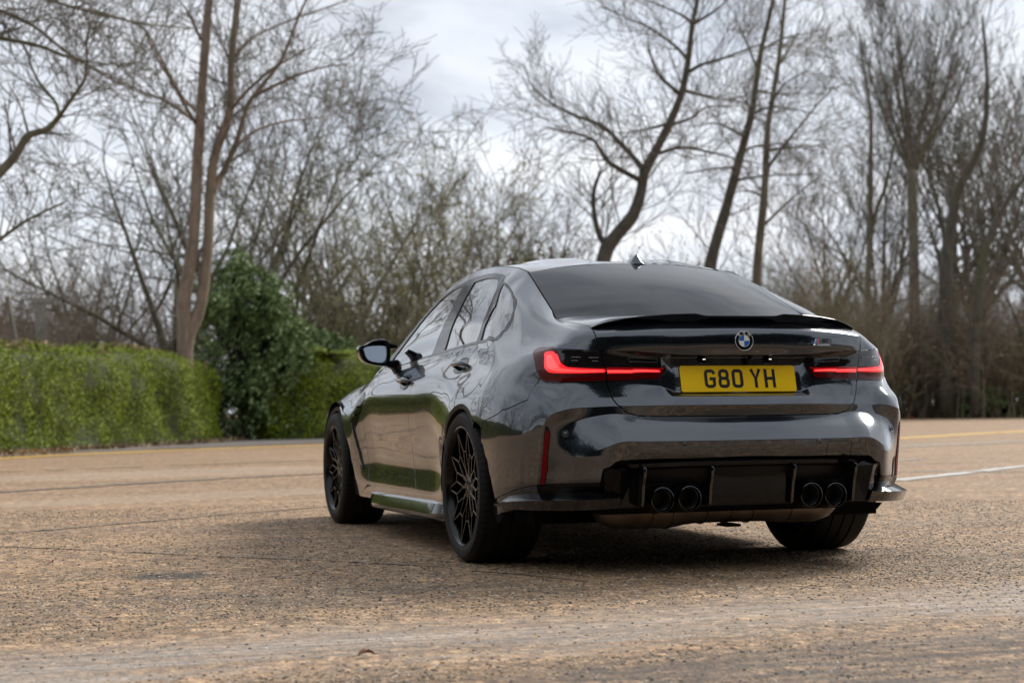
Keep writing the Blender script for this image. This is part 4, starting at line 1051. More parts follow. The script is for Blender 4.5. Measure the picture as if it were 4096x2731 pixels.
# ---- front fender vents
V1 = [(.892,2.164,.79),(.904,2.115,.763),(.911,2.158,.7),(.914,2.218,.645),(.917,2.27,.594),(.92,2.319,.557),(.927,2.372,.615),(.926,2.378,.647),(.92,2.342,.685),(.906,2.276,.743),(.894,2.207,.782)]
V1 = [('s', p[1]+.04, p[2]) for p in V1]
V2 = [('s',2.375,.613),('s',2.345,.56),('s',2.30,.461),('s',2.26,.387),('s',2.225,.327),('s',2.30,.375),('s',2.36,.454),('s',2.392,.535)]
for s in (-1, 1):
    v = side_part('air_vent', panel(SA, C(V1, 0), gap=0, flange=.004, offset=.002), M_gloss, car, s)
    side_part('vent_blade', panel(SA, C(V2, 1), gap=0, flange=.004, offset=.010), M_blade, car, s)
    for z, y in ((.70, 2.30), (.655, 2.345)):
        b = MB(); p, n = on_surf(('s', y, z), s, .006); b.tube([p+np.array((0, -.055, .008)), p, p+np.array((0, .03, -.004))], [.003, .006, .003], 6); b.build('vent_slat', M_gloss, v, smooth=True)
# ---- door mirrors
def mirror(s):
    V = []; F = []
    rim_ = [(.985, 1.034+.004),(.945,1.066),(.90,1.073),(.862,1.072),(.845,1.055),(.838,1.02),(.840,.96),(.852,.928),(.872,.921),(.92,.928),(.975,.940),(1.002,.958),(1.016,.985),(1.022,1.020),(1.016,1.034),(1.005,1.038)]
    rim_ = chaikin(rim_, 1, True); n = len(rim_); cx, cz_ = .93, .998
    secs = [(1.775, .97), (1.79, 1.0), (1.83, .99), (1.87, .92), (1.905, .75), (1.925, .45), (1.93, .05)]
    for y, k in secs: V += [(s*(cx+(x-cx)*k), y, cz_+(z-cz_)*k) for x, z in rim_]
    for i in range(len(secs)-1):
        for k in range(n): F.append((i*n+k, i*n+(k+1) % n, (i+1)*n+(k+1) % n, (i+1)*n+k))
    m = empty('door_mirror'); m.parent = car
    me = pymesh('mirror_housing', V, F); bm = bmesh.new(); bm.from_mesh(me); bmesh.ops.recalc_face_normals(bm, faces=bm.faces); bm.to_mesh(me); bm.free()
    me.polygons.foreach_set('use_smooth', [True]*len(me.polygons)); link('mirror_housing', me, m, M_paint)
    V = []; F = []   # black surround ring between housing rim and glass
    glass = [(.993,1.036),(.975,1.044),(.93,1.052),(.868,1.053),(.860,1.045),(.862,1.0),(.868,.965),(.878,.950),(.896,.942),(.94,.947),(.968,.957),(.980,.975),(.988,1.0),(.993,1.02)]
    g2 = chaikin(glass, 1, True)
    def rs(P, m_): 
        out = []; 
        for k in range(m_):
            a = 2*math.pi*k/m_; best = None
            for i in range(len(P)):
                x0, z0 = P[i][0]-cx, P[i][1]-cz_; x1, z1 = P[(i+1) % len(P)][0]-cx, P[(i+1) % len(P)][1]-cz_
                dx, dz_ = math.cos(a), math.sin(a); den = dx*(z1-z0)-dz_*(x1-x0)
                if abs(den) < 1e-12: continue
                t = (x0*(z1-z0)-z0*(x1-x0))/den; u = (x0*dz_-z0*dx)/den
                if t > 0 and -1e-6 <= u <= 1+1e-6: best = t if best is None else max(best, t)
            out.append((cx+best*math.cos(a), cz_+best*math.sin(a)))
        return out
    ro, gi = rs(rim_, 40), rs(g2, 40)
    for P_, y, k in ((ro, 1.776, .975), (ro, 1.768, .965), (gi, 1.772, 1.0), (gi, 1.80, 1.0)): V += [(s*(cx+(x-cx)*k), y, cz_+(z-cz_)*k) for x, z in P_]
    for i in range(3):
        for k in range(40): F.append((i*40+k, i*40+(k+1) % 40, (i+1)*40+(k+1) % 40, (i+1)*40+k))
    link('mirror_surround', pymesh('mirror_surround', V, F), m, M_gloss)
    V = [(s*x, 1.778+.34*(z-.998), z) for x, z in gi]; link('mirror_glass', pymesh('mirror_glass', V, [tuple(range(40))], False), m, M_mirror)
    b = MB(); b.add([(s*x, y, z) for x, y, z in [(.86,1.79,.952),(.86,1.87,.952),(.86,1.87,.925),(.86,1.79,.925),(.79,1.80,.962),(.79,1.90,.962),(.79,1.90,.905),(.79,1.80,.905)]], [(0,1,2,3),(4,7,6,5),(0,4,5,1),(1,5,6,2),(2,6,7,3),(3,7,4,0)]); b.build('mirror_arm', M_blackpl, m, bevel=.006)
    b = MB(); b.add([(s*x, y, z) for x, y, z in [(.862,1.77,1.064),(.845,1.77,1.050),(.800,1.775,1.040),(.800,1.775,1.024),(.842,1.772,1.018),(.862,1.85,1.060),(.845,1.85,1.045),(.808,1.85,1.034),(.808,1.85,1.020),(.842,1.85,1.015)]], [(0,1,2,3,4),(5,9,8,7,6),(0,5,6,1),(1,6,7,2),(2,7,8,3),(3,8,9,4),(4,9,5,0)]); b.build('mirror_wing', M_gloss, m, bevel=.002)
M_mirror = pbr('mirror_glass', (.20, .235, .28), .02, 1)
both(mirror)
# black triangle ahead of the front side glass
# ---- shark fin aerial
V = []; F = []; nl, na = 18, 14
for i in range(nl):
    t = i/(nl-1); y = lerp(.185, .385, t); zb_ = 1.366 + .085*(y-.2)
    wv = .041*math.sin(math.pi*min(1, .16+t*.86))**.6 if t < .98 else .002
    hh = .045*(smooth01(t/.16+.12) if t < .14 else 1)*(1-max(0, (t-.14)/.86))**.85 + .003
    for k in range(na+1):
        a = math.pi*k/na; c_, s_ = math.cos(a), math.sin(a); V.append((wv*math.copysign(abs(c_)**1.0, c_)*(1-.66*s_**1.1)+.0045*c_, y, zb_+hh*s_**1.7))
for i in range(nl-1):
    for k in range(na): F.append((i*(na+1)+k, i*(na+1)+k+1, (i+1)*(na+1)+k+1, (i+1)*(na+1)+k))
F.append(tuple(range(na+1)))
me = pymesh('roof_aerial', V, F); bm = bmesh.new(); bm.from_mesh(me); bmesh.ops.recalc_face_normals(bm, faces=bm.faces); bm.to_mesh(me); bm.free()
me.polygons.foreach_set('use_smooth', [True]*len(me.polygons)); me.set_sharp_from_angle(angle=R(60)); link('roof_aerial', me, car, M_paint)
# limbs of the trees one can tell apart, as (points, base radius, tip radius)
TWIN = [
 ([(1.18,29.46,0.42),(1.2,29.45,1.87),(1.2,29.45,3.21),(1.36,29.43,4.1),(1.49,29.42,6.15),(1.6,29.41,7.88),(1.74,29.39,9.63),(1.82,29.38,11.28),(1.88,29.37,13.49)], 0.19, 0.06),
 ([(1.22,29.45,1.17),(1.28,29.44,2.32),(1.5,29.42,2.85),(1.68,29.39,4.1),(1.83,29.38,6.15),(2.17,29.33,7.2),(2.21,29.32,8.25),(2.35,29.3,9.65),(2.44,29.29,11.31),(2.58,29.27,13.25)], 0.16, 0.05),
 ([(1.79,29.38,5.46),(2.0,29.52,5.8),(2.35,29.64,6.56),(2.65,29.76,7.47),(3.34,29.82,8.41),(3.89,29.89,9.71),(4.28,29.99,10.48)], 0.09, 0.02),
 ([(1.49,29.42,7.19),(1.23,29.79,7.52),(0.76,30.17,8.52),(0.45,30.54,9.18),(-0.21,30.92,9.52),(-0.88,31.3,9.74),(-1.55,31.67,9.97)], 0.045, 0.012),
 ([(1.46,29.42,6.91),(0.95,28.81,7.54),(0.49,28.19,8.1),(0.24,27.54,8.38)], 0.045, 0.012),
 ([(1.43,29.43,6.98),(0.92,30.09,7.49),(0.46,30.73,7.8),(-0.18,31.39,8.25),(-0.84,32.03,8.71),(-1.51,32.66,9.35)], 0.045, 0.012),
 ([(2.17,29.33,7.2),(2.5,28.78,7.6),(2.89,28.21,7.92),(3.14,27.66,8.03),(3.53,27.08,8.2)], 0.045, 0.012),
 ([(2.3,29.31,6.44),(2.79,29.74,6.87),(3.56,30.12,7.18),(4.35,30.48,7.35),(5.13,30.84,7.59)], 0.045, 0.012),
 ([(1.57,29.41,8.76),(1.18,28.45,9.11),(0.88,27.48,9.13)], 0.045, 0.012),
 ([(2.31,29.31,8.43),(2.87,30.24,9.08),(4.11,31.04,9.8),(5.36,31.81,10.43)], 0.045, 0.012),
 ([(2.71,29.25,7.56),(3.22,28.15,7.72),(3.69,27.05,7.77),(4.1,25.94,7.67)], 0.045, 0.012),
]
LEAN = [
 ([(13.05,35.8,0.63),(13.15,35.77,2.94),(13.27,35.72,4.98),(13.55,35.61,5.4),(13.94,35.46,5.89),(14.16,35.37,6.53),(14.25,35.34,7.03),(14.6,35.19,7.76),(14.94,35.05,8.48),(15.22,34.93,9.21),(15.38,34.86,10.02),(15.52,34.8,11.12),(15.65,34.74,11.76),(15.79,34.68,13.13)], 0.25, 0.04),
 ([(13.29,35.71,5.08),(13.12,35.77,5.32),(12.98,35.83,5.96),(12.97,35.83,6.56),(13.15,35.77,7.15)], 0.1, 0.04),
 ([(14.25,35.34,7.17),(13.87,35.84,7.83),(13.48,36.35,8.45),(12.86,36.94,8.85),(12.44,37.44,9.2),(11.93,37.96,9.85),(11.81,38.35,10.54)], 0.085, 0.012),
 ([(14.16,35.37,6.85),(13.14,35.23,7.35),(12.64,34.89,7.82),(11.89,34.63,7.97),(11.06,34.39,8.04)], 0.085, 0.012),
 ([(14.63,35.18,7.59),(15.48,35.64,7.85),(16.54,35.99,7.8),(17.53,36.36,7.7),(18.62,36.66,7.59)], 0.06, 0.012),
 ([(15.16,34.96,9.21),(14.41,34.55,9.6),(13.92,34.03,10.14),(13.63,33.43,10.53)], 0.06, 0.012),
 ([(15.36,34.87,10.16),(15.29,35.44,10.6),(14.76,36.21,11.3),(14.52,36.84,11.62),(13.91,37.62,12.14)], 0.06, 0.012),
 ([(15.42,34.85,9.8),(15.51,34.26,9.87),(15.83,33.56,9.92),(16.14,32.87,10.02),(16.31,32.23,10.05)], 0.06, 0.012),
 ([(14.94,35.05,8.37),(15.8,35.77,8.68),(16.68,36.47,9.17),(17.79,37.07,9.32)], 0.06, 0.012),
 ([(15.52,34.8,11.12),(14.64,33.55,11.02),(13.26,32.5,11.08)], 0.06, 0.012),
 ([(15.54,34.79,11.1),(16.31,34.99,11.58),(16.9,35.27,12.06)], 0.06, 0.012),
 ([(14.85,35.09,8.39),(14.16,34.83,8.18),(13.22,34.67,7.99)], 0.06, 0.012),
 ([(15.28,34.9,9.29),(16.31,35.54,9.27),(17.79,35.96,9.22)], 0.06, 0.012),
]
LEAN2 = [
 ([(17.36,38.36,0.59),(17.52,38.29,4.92),(17.94,38.1,6.49),(18.32,37.92,7.96),(18.65,37.76,9.29),(18.94,37.62,11.15),(19.27,37.46,12.63),(19.41,37.39,14.11)], 0.22, 0.03),
 ([(18.32,37.92,8.01),(18.92,38.37,8.39),(20.11,38.53,8.56),(21.48,38.57,8.51)], 0.05, 0.012),
 ([(18.18,37.99,7.32),(18.53,36.71,7.3),(19.42,35.14,7.17)], 0.05, 0.012),
 ([(18.79,37.69,9.97),(19.94,38.8,10.13),(21.98,39.44,10.33)], 0.05, 0.012),
 ([(18.69,37.74,9.28),(18.73,36.61,9.28),(19.44,35.12,8.86)], 0.05, 0.012),
 ([(18.94,37.62,11.16),(20.01,38.21,11.69),(21.54,38.54,12.1)], 0.05, 0.012),
 ([(18.51,37.83,8.59),(17.34,37.27,8.85),(16.28,36.65,8.61)], 0.05, 0.012),
 ([(18.84,37.67,10.56),(19.11,39.21,12.01),(19.53,40.67,12.98)], 0.05, 0.012),
 ([(18.27,37.94,7.71),(16.9,36.92,7.47),(15.65,35.83,7.14)], 0.05, 0.012),
]
SLIM = [
 ([(19.48,39.58,0.57),(19.62,39.51,5.06),(19.84,39.41,7.2),(19.97,39.35,9.25),(20.26,39.2,11.04),(20.48,39.09,13.09),(20.58,39.04,14.63)], 0.17, 0.03),
 ([(19.83,39.41,6.22),(21.06,39.92,7.14),(22.4,40.34,8.02)], 0.055, 0.012),
 ([(19.94,39.36,7.96),(20.38,38.39,8.9),(20.7,37.48,9.62),(20.77,36.68,9.97)], 0.055, 0.012),
 ([(19.88,39.39,7.04),(20.03,40.98,7.45),(20.19,42.56,7.6)], 0.055, 0.012),
 ([(20.06,39.3,9.91),(19.99,38.22,10.32),(20.19,36.99,10.5)], 0.055, 0.012),
 ([(20.26,39.2,11.04),(21.14,39.88,12.0),(21.84,40.64,13.01)], 0.055, 0.012),
 ([(19.95,39.35,8.48),(20.22,38.1,8.4),(20.36,36.9,8.12)], 0.055, 0.012),
]
EDGE = [
 ([(-7.61,22.34,0.18),(-6.9,22.44,1.37),(-4.08,22.67,3.46),(-2.67,22.69,4.81),(-2.41,22.69,5.12),(-2.2,22.68,5.46),(-1.89,22.67,5.58),(-1.69,22.66,5.81)], 0.12, 0.045),
 ([(-1.69,22.66,5.81),(-1.74,22.87,6.06),(-2.03,23.08,6.48),(-2.16,23.28,6.82),(-2.26,23.48,7.17),(-2.66,23.69,7.62)], 0.04, 0.012),
 ([(-1.69,22.66,5.81),(-1.5,22.45,6.08),(-1.3,22.24,6.38),(-1.26,22.04,6.62),(-1.29,21.84,6.99),(-1.15,21.63,7.41)], 0.04, 0.012),
 ([(-6.9,22.44,1.37),(-4.66,22.65,2.4),(-2.67,22.69,3.67),(-2.26,22.68,3.98),(-1.62,22.66,4.32)], 0.06, 0.02),
 ([(-6.39,22.5,2.8),(-4.97,22.77,5.77),(-3.46,22.97,7.3),(-2.67,23.12,7.21),(-2.0,23.25,7.13),(-1.51,23.37,6.99),(-0.89,23.48,6.92),(-0.33,23.58,6.97)], 0.07, 0.012),
 ([(-4.96,22.63,5.75),(-3.46,23.02,7.81),(-2.67,23.36,7.74),(-2.12,23.68,7.59),(-1.5,23.99,7.2),(-0.7,24.27,6.8),(0.05,24.55,6.53)], 0.055, 0.012),
 ([(-3.71,22.68,7.3),(-2.93,23.09,8.02),(-2.13,23.48,8.08),(-1.29,23.84,7.96),(-0.13,24.16,7.84),(0.78,24.47,7.87)], 0.05, 0.012),
]
FORK = [
 ([(39.93,69.51,0.2),(40.28,69.32,8.59),(40.42,69.23,13.22),(40.46,69.21,15.68),(40.22,69.35,17.75),(39.98,69.48,20.24)], 0.2, 0.03),
 ([(40.26,69.33,7.51),(40.63,69.4,10.22),(41.34,69.28,12.03),(41.78,69.32,13.86),(42.55,69.15,15.76)], 0.14, 0.05),
]
POLLARD = [
 ([(41.09,66.53,0.19),(41.16,66.49,8.34),(41.15,66.49,12.37)], 0.3, 0.22),
]
BULKY = [
 ([(41.27,64.08,0.19),(41.48,63.95,8.11),(41.97,63.64,10.92),(42.94,63.01,13.33),(43.18,62.86,16.25),(43.05,62.94,19.35)], 0.36, 0.05),
 ([(41.32,61.69,0.18),(42.06,61.6,7.9),(43.37,61.13,10.64),(45.07,60.36,12.47)], 0.26, 0.06),
]
# ---------------------------------------------------------------- ground
M_ground = bpy.data.materials.new('worn_aggregate'); M_ground.use_nodes = True
def ground_mat(m):
    v = texco(m, 'Object'); n, l, b = nodes(m)
    rot = n.new('ShaderNodeMapping'); rot.inputs['Rotation'].default_value = (0, 0, R(-8)); rot.inputs['Scale'].default_value = (.22, 1.6, 1); l.new(v, rot.inputs[0])
    peb = n.new('ShaderNodeTexVoronoi'); peb.inputs['Scale'].default_value = 62; l.new(v, peb.inputs['Vector'])
    peb2 = n.new('ShaderNodeTexVoronoi'); peb2.inputs['Scale'].default_value = 135; l.new(v, peb2.inputs['Vector'])
    big = tnoise(m, .35, 6, .6, v); mid = tnoise(m, 2.6, 6, .65, v); fine = tnoise(m, 38, 5, .7, v); strk = tnoise(m, 1.7, 6, .62, rot.outputs[0], .6)
    sx = n.new('ShaderNodeSeparateXYZ'); l.new(v, sx.inputs[0])
    base = ramp(m, big.outputs[0], [(.30, (.24, .175, .118)), (.45, (.32, .232, .150)), (.62, (.40, .295, .190)), (.75, (.34, .26, .185))]).outputs[0]
    base = mixrgb(m, mrange(m, strk.outputs[0], .40, .62), base, (.085, .073, .062))
    base = mixrgb(m, mrange(m, strk.outputs[0], .62, .74, 0, .65), base, (.36, .315, .26))
    base = mixrgb(m, mrange(m, mid.outputs[0], .55, .75, 0, .5), base, (.115, .095, .078))
    # pebbles of many colours in a tan matrix
    stone = ramp(m, peb.outputs['Color'], [(.12, (.04, .036, .034)), (.30, (.14, .105, .075)), (.5, (.30, .20, .10)), (.68, (.42, .29, .16)), (.86, (.62, .53, .42))]).outputs[0]
    st2 = ramp(m, peb2.outputs['Color'], [(.15, (.05, .042, .038)), (.45, (.20, .15, .10)), (.8, (.40, .31, .21))]).outputs[0]
    sf = mmath(m, 'MULTIPLY', mrange(m, peb.outputs['Distance'], .30, .50, 1, 0), mrange(m, fine.outputs[0], .34, .52, .15, .95))
    base = mixrgb(m, .50, base, st2)
    base = mixrgb(m, mmath(m, 'MULTIPLY', sf, .95), base, stone)
    cl = tnoise(m, 16, 8, .82, v); cl2 = tnoise(m, 5, 8, .8, v)
    base = mixrgb(m, mrange(m, cl.outputs[0], .50, .64, 0, .78), base, (.085, .066, .048)); base = mixrgb(m, mrange(m, cl.outputs[0], .50, .37, 0, .60), base, (.58, .45, .30))
    base = mixrgb(m, mrange(m, cl2.outputs[0], .54, .70, 0, .45), base, (.11, .085, .062))
    for sc_, k_ in ((21, .40), (44, .35)):
        vc = n.new('ShaderNodeTexVoronoi'); vc.inputs['Scale'].default_value = sc_; l.new(v, vc.inputs['Vector'])
        sp_ = n.new('ShaderNodeSeparateColor'); l.new(vc.outputs['Color'], sp_.inputs[0])
        base = mixrgb(m, k_, base, mixrgb(m, sp_.outputs[0], (.10, .085, .07), mixrgb(m, sp_.outputs[1], (.80, .58, .36), (1.9, 1.75, 1.55))), 'MULTIPLY')
    base = mixrgb(m, 1.0, base, (1.34, 1.28, 1.22), 'MULTIPLY')
    # pale band and dark streaked band close to the lens, broken up by fine sweeping scratches
    rot2 = n.new('ShaderNodeMapping'); rot2.inputs['Rotation'].default_value = (0, 0, R(-16)); rot2.inputs['Scale'].default_value = (.45, 7.5, 1); l.new(v, rot2.inputs[0])
    scr = tnoise(m, 2.2, 8, .68, rot2.outputs[0], .35)
    wob = tnoise(m, .9, 4, .55, v)
    d = mmath(m, 'ADD', mmath(m, 'ADD', sx.outputs[1], mmath(m, 'MULTIPLY', sx.outputs[0], -.10)), mmath(m, 'MULTIPLY', wob.outputs[0], 1.0))
    d = mmath(m, 'ADD', mmath(m, 'SUBTRACT', d, .5), mmath(m, 'MULTIPLY', mrange(m, scr.outputs[0], .3, .7, -1, 1), .22))
    pale = mmath(m, 'MULTIPLY', mrange(m, d, -2.75, -2.40), mrange(m, d, -1.65, -2.15))
    palec = mixrgb(m, mrange(m, fine.outputs[0], .35, .65), (.22, .20, .175), (.50, .465, .42))
    rot3 = n.new('ShaderNodeMapping'); rot3.inputs['Rotation'].default_value = (0, 0, R(-14)); rot3.inputs['Scale'].default_value = (.5, 24, 1); l.new(v, rot3.inputs[0])
    rib = tnoise(m, 1.0, 5, .6, rot3.outputs[0], .25)
    palec = mixrgb(m, mrange(m, rib.outputs[0], .44, .58, .62, 0), palec, (.12, .105, .09))
    base = mixrgb(m, mmath(m, 'MULTIPLY', pale, mrange(m, scr.outputs[0], .36, .60, .25, .80)), base, palec)
    dark = mmath(m, 'MULTIPLY', mmath(m, 'MULTIPLY', mrange(m, d, -2.70, -2.98), mrange(m, d, -4.1, -3.6)), mrange(m, scr.outputs[0], .40, .56, .15, 1))
    base = mixrgb(m, mmath(m, 'MULTIPLY', dark, .78), base, (.050, .044, .040))
    base = mixrgb(m, mmath(m, 'MULTIPLY', mrange(m, scr.outputs[0], .60, .70, 0, .5), mrange(m, d, -.8, -1.8)), base, (.07, .06, .05))
    dk2 = mmath(m, 'MULTIPLY', mmath(m, 'MULTIPLY', mrange(m, d, -1.9, -1.5), mrange(m, d, -.3, -.7)), mrange(m, mid.outputs[0], .40, .62))
    base = mixrgb(m, mmath(m, 'MULTIPLY', dk2, .45), base, (.10, .085, .068))
    def blot(base, cx, cy, rx, ry, ang, k, col):
        mp = n.new('ShaderNodeMapping'); mp.vector_type = 'TEXTURE'; mp.inputs['Location'].default_value = (cx, cy, 0); mp.inputs['Rotation'].default_value = (0, 0, ang); mp.inputs['Scale'].default_value = (rx, ry, 1); l.new(v, mp.inputs[0])
        ln = n.new('ShaderNodeVectorMath'); ln.operation = 'LENGTH'; l.new(mp.outputs[0], ln.inputs[0])
        q = mmath(m, 'ADD', ln.outputs['Value'], mmath(m, 'MULTIPLY', mrange(m, cl.outputs[0], .3, .7, -1, 1), .45))
        return mixrgb(m, mmath(m, 'MULTIPLY', mrange(m, q, 1.1, .75), k), base, col)
    base = blot(base, -2.24, -.10, .19, .14, -.3, .85, (.045, .042, .040))
    base = blot(base, .2, -.2, .9, .35, -.3, .5, (.10, .07, .04))
    base = blot(base, -1.5, 6.6, 2.2, .6, .4, .25, (.42, .36, .28))
    base = blot(base, -1.0, 12.2, 2.6, 1.2, .4, .25, (.45, .39, .31))
    base = blot(base, 1.4, -2.2, .8, .3, -.3, .5, (.44, .39, .33))
    base = mixrgb(m, 1.0, base, (1.07, 1.05, 1.05), 'MULTIPLY')
    l.new(base, b.inputs['Base Color'])
    l.new(mrange(m, mid.outputs[0], .35, .7, .62, .88), b.inputs['Roughness']); b.inputs['Specular IOR Level'].default_value = .35
    h = mmath(m, 'ADD', mmath(m, 'MULTIPLY', mrange(m, peb.outputs['Distance'], 0, .5, 1, 0), .6), mmath(m, 'MULTIPLY', fine.outputs[0], .9))
    h = mmath(m, 'ADD', h, mmath(m, 'MULTIPLY', mrange(m, peb2.outputs['Distance'], 0, .5, 1, 0), .35))
    bump(m, h, .75, .006)
ground_mat(M_ground)
def plane_mesh(name, x0, y0, x1, y1, z, mat, nx=1, ny=1):
    V = [(lerp(x0, x1, i/nx), lerp(y0, y1, j/ny), z) for j in range(ny+1) for i in range(nx+1)]
    F = [(j*(nx+1)+i, j*(nx+1)+i+1, (j+1)*(nx+1)+i+1, (j+1)*(nx+1)+i) for j in range(ny) for i in range(nx)]
    return link(name, pymesh(name, V, F, False), None, mat)
tag(plane_mesh('ground', -1500, -1500, 1500, 1500, 0, M_ground), kind='structure')
def noisy_line(pts, w, z, name, mat, label, seg=.25, jit=.25, rs=1, breaks=0, kind='structure', cat=None):
    rnd = random.Random(rs); P = []
    for a, b in zip(pts[:-1], pts[1:]):
        L = math.dist(a, b); n = max(1, int(L/seg))
        for k in range(n): P.append((lerp(a[0], b[0], k/n), lerp(a[1], b[1], k/n)))
    P.append(pts[-1]); V = []; F = []
    for i, p in enumerate(P):
        a = P[max(0, i-1)]; c = P[min(len(P)-1, i+1)]; dx, dy = c[0]-a[0], c[1]-a[1]; L = math.hypot(dx, dy) or 1; nx, ny = -dy/L, dx/L
        w0 = w*(1+rnd.uniform(-jit, jit))/2; w1 = w*(1+rnd.uniform(-jit, jit))/2; o = rnd.uniform(-.2, .2)*w*jit
        V += [(p[0]+nx*(w0+o), p[1]+ny*(w0+o), z), (p[0]-nx*(w1-o), p[1]-ny*(w1-o), z)]
    for i in range(len(P)-1):
        if breaks and rnd.random() < breaks: continue
        F.append((2*i, 2*i+1, 2*i+3, 2*i+2))
    o = link(name, pymesh(name, V, F, False), None, mat); tag(o, kind=kind)
    return o
def worn(name, c, wear, under=(.2, .16, .12), lo=.45, hi=.62):
    m = pbr(name, c, .75); v = texco(m); f = tnoise(m, 9, 6, .7, v); g = tnoise(m, 70, 4, .7, v)
    k = mrange(m, mmath(m, 'ADD', mmath(m, 'MULTIPLY', f.outputs[0], .6), mmath(m, 'MULTIPLY', g.outputs[0], .4)), lo, hi, 0, wear)
    attach(m, mixrgb(m, k, c, under), 'Base Color'); bump(m, g.outputs[0], .3, .004); return m
M_yline = worn('yellow_road_paint', (.66, .40, .08), .55)
M_yfaint = worn('worn_yellow_paint', (.50, .31, .09), .95, lo=.38, hi=.55)
M_wline = worn('white_road_paint', (.56, .54, .50), .75)
M_wfaint = worn('worn_white_paint', (.42, .38, .32), .9, lo=.38, hi=.58)
M_tar = worn('tar_joint', (.06, .052, .045), .9, (.26, .20, .14), .40, .55)
M_crack = worn('dusty_joint', (.12, .10, .08), .9, (.30, .235, .165), .38, .55)
def polar(px, dist):
    az = YAW + math.atan((px-2048)/6769.); return CAMP.x+dist*math.sin(az), CAMP.y+dist*math.cos(az)
def ext(a, b, t): return (a[0]+(b[0]-a[0])*t, a[1]+(b[1]-a[1])*t)
noisy_line([(-14, 13.4), (-8, 17.2)] + [polar(a, d) for a, d in ((-400, 25), (0, 27.9), (249, 29.4), (620, 31.3), (1303, 34.6), (1700, 37))], .62, .006, 'yellow_line', M_yline, '', rs=2)
noisy_line([(-10, 9.0), (-2.76, 14.0), (-1.73, 14.5), (-.09, 15.4), (.87, 15.9), (6, 18.5)], .34, .006, 'yellow_line', M_yfaint, '', rs=3, breaks=.3)
noisy_line([(5, 15.0), (14.83, 23.18), (21.52, 28.7), (34, 39)], .6, .006, 'yellow_line', M_yline, '', rs=4)
noisy_line([(-9, 3.2), (-2.83, 8.34), (-2.04, 9.05), (-1.47, 9.6), (-.69, 10.2), (.1, 10.68), (1.5, 11.6)], .19, .006, 'tar_joint', M_tar, '', rs=5, jit=.5, seg=.12)
noisy_line([(-8, -2.0), (-2.89, 2.83), (-2.54, 3.12), (-2.0, 3.55), (-1.44, 4.05), (-.66, 4.62), (.6, 5.7)], .040, .006, 'tar_joint', M_tar, '', rs=6, jit=.5, seg=.1)
noisy_line([(-3.6, 3.2), (-2.9, 1.9), (-2.45, 1.42), (-1.95, .80), (-1.54, .40), (-1.1, -.15)], .028, .006, 'slab_joint', M_crack, '', rs=7, jit=.6, seg=.08)
noisy_line([(-1.02, -.42), (-.88, -.62), (-.72, -1.02)], .022, .0065, 'slab_joint', M_crack, '', rs=8, jit=.6, seg=.05)
noisy_line([(4.83, 6.16), (7.78, 8.53), (14, 13.5)], .20, .006, 'white_line', M_wline, '', rs=9)
noisy_line([(3.5, 9.8), (5.93, 8.01), (6.91, 7.26), (9.5, 5.3)], .11, .006, 'white_line', M_wfaint, '', rs=10)
noisy_line([(9.5, 16.2), (12.59, 17.8), (14.84, 19.02), (20, 21.8)], .45, .006, 'white_line', M_wfaint, '', rs=11)
noisy_line([(7.2, 10.55), (7.6, 10.87), (8.19, 11.38)], .16, .006, 'white_line', M_wfaint, '', rs=12)
V = [(-34, -7.5, .007), (-6, -4.9, .007), (8, -5.6, .007), (44, -5, .007), (50, -60, .007), (-34, -60, .007)]  # unseen dark sheet added behind the camera to darken the car's reflections
tag(link('added_dark_sheet', pymesh('added_dark_sheet', V, [tuple(range(6))], False), None, worn('reflection_dark_ground', (.030, .031, .033), .5, (.055, .053, .05))), kind='structure')
# loose grit on the slab in front of the lens: real stones
def rock(rnd, r):
    V = []; base = [(1,0,0),(-1,0,0),(0,1,0),(0,-1,0),(0,0,1),(0,0,-.5)]
    for p in base: k = r*rnd.uniform(.7, 1.2); V.append((p[0]*k*1.25, p[1]*k, p[2]*k*.55))
    return V, [(0,2,4),(2,1,4),(1,3,4),(3,0,4),(2,0,5),(1,2,5),(3,1,5),(0,3,5)]
M_grit = pbr('grit_stone', (.2, .16, .12), .7)
def _gr():
    n, l, b = nodes(M_grit); g = n.new('ShaderNodeNewGeometry')
    attach(M_grit, ramp(M_grit, g.outputs['Random Per Island'], [(0, (.05, .045, .04)), (.3, (.16, .12, .085)), (.6, (.30, .21, .12)), (.85, (.40, .33, .25)), (1, (.60, .56, .50))]).outputs[0], 'Base Color')
_gr()
def _g2():
    n, l, b = nodes(M_grit); oi = n.new('ShaderNodeObjectInfo')
    attach(M_grit, ramp(M_grit, oi.outputs['Random'], [(0, (.035, .032, .030)), (.2, (.085, .070, .055)), (.42, (.22, .145, .075)), (.66, (.38, .255, .125)), (.86, (.42, .34, .24)), (.97, (.55, .49, .42))]).outputs[0], 'Base Color')
_g2()
rk_col = bpy.data.collections.new('rock_shapes'); rnd = random.Random(11)
for k in range(6):
    V = []; F = []
    bm = bmesh.new(); bmesh.ops.create_icosphere(bm, subdivisions=1, radius=1)
    ax = (rnd.uniform(.8, 1.35), rnd.uniform(.6, .95), rnd.uniform(.42, .6))
    for v_ in bm.verts: v_.co = Vector((v_.co.x*ax[0], v_.co.y*ax[1], v_.co.z*ax[2]))*rnd.uniform(.86, 1.12)
    me = bpy.data.meshes.new('rock'); bm.to_mesh(me); bm.free(); me.materials.append(M_grit)
    rk_col.objects.link(bpy.data.objects.new('rock', me))
V = []; F = []; dens = []; na_, nd_ = 40, 60; CX, CY = CAMP.x, CAMP.y
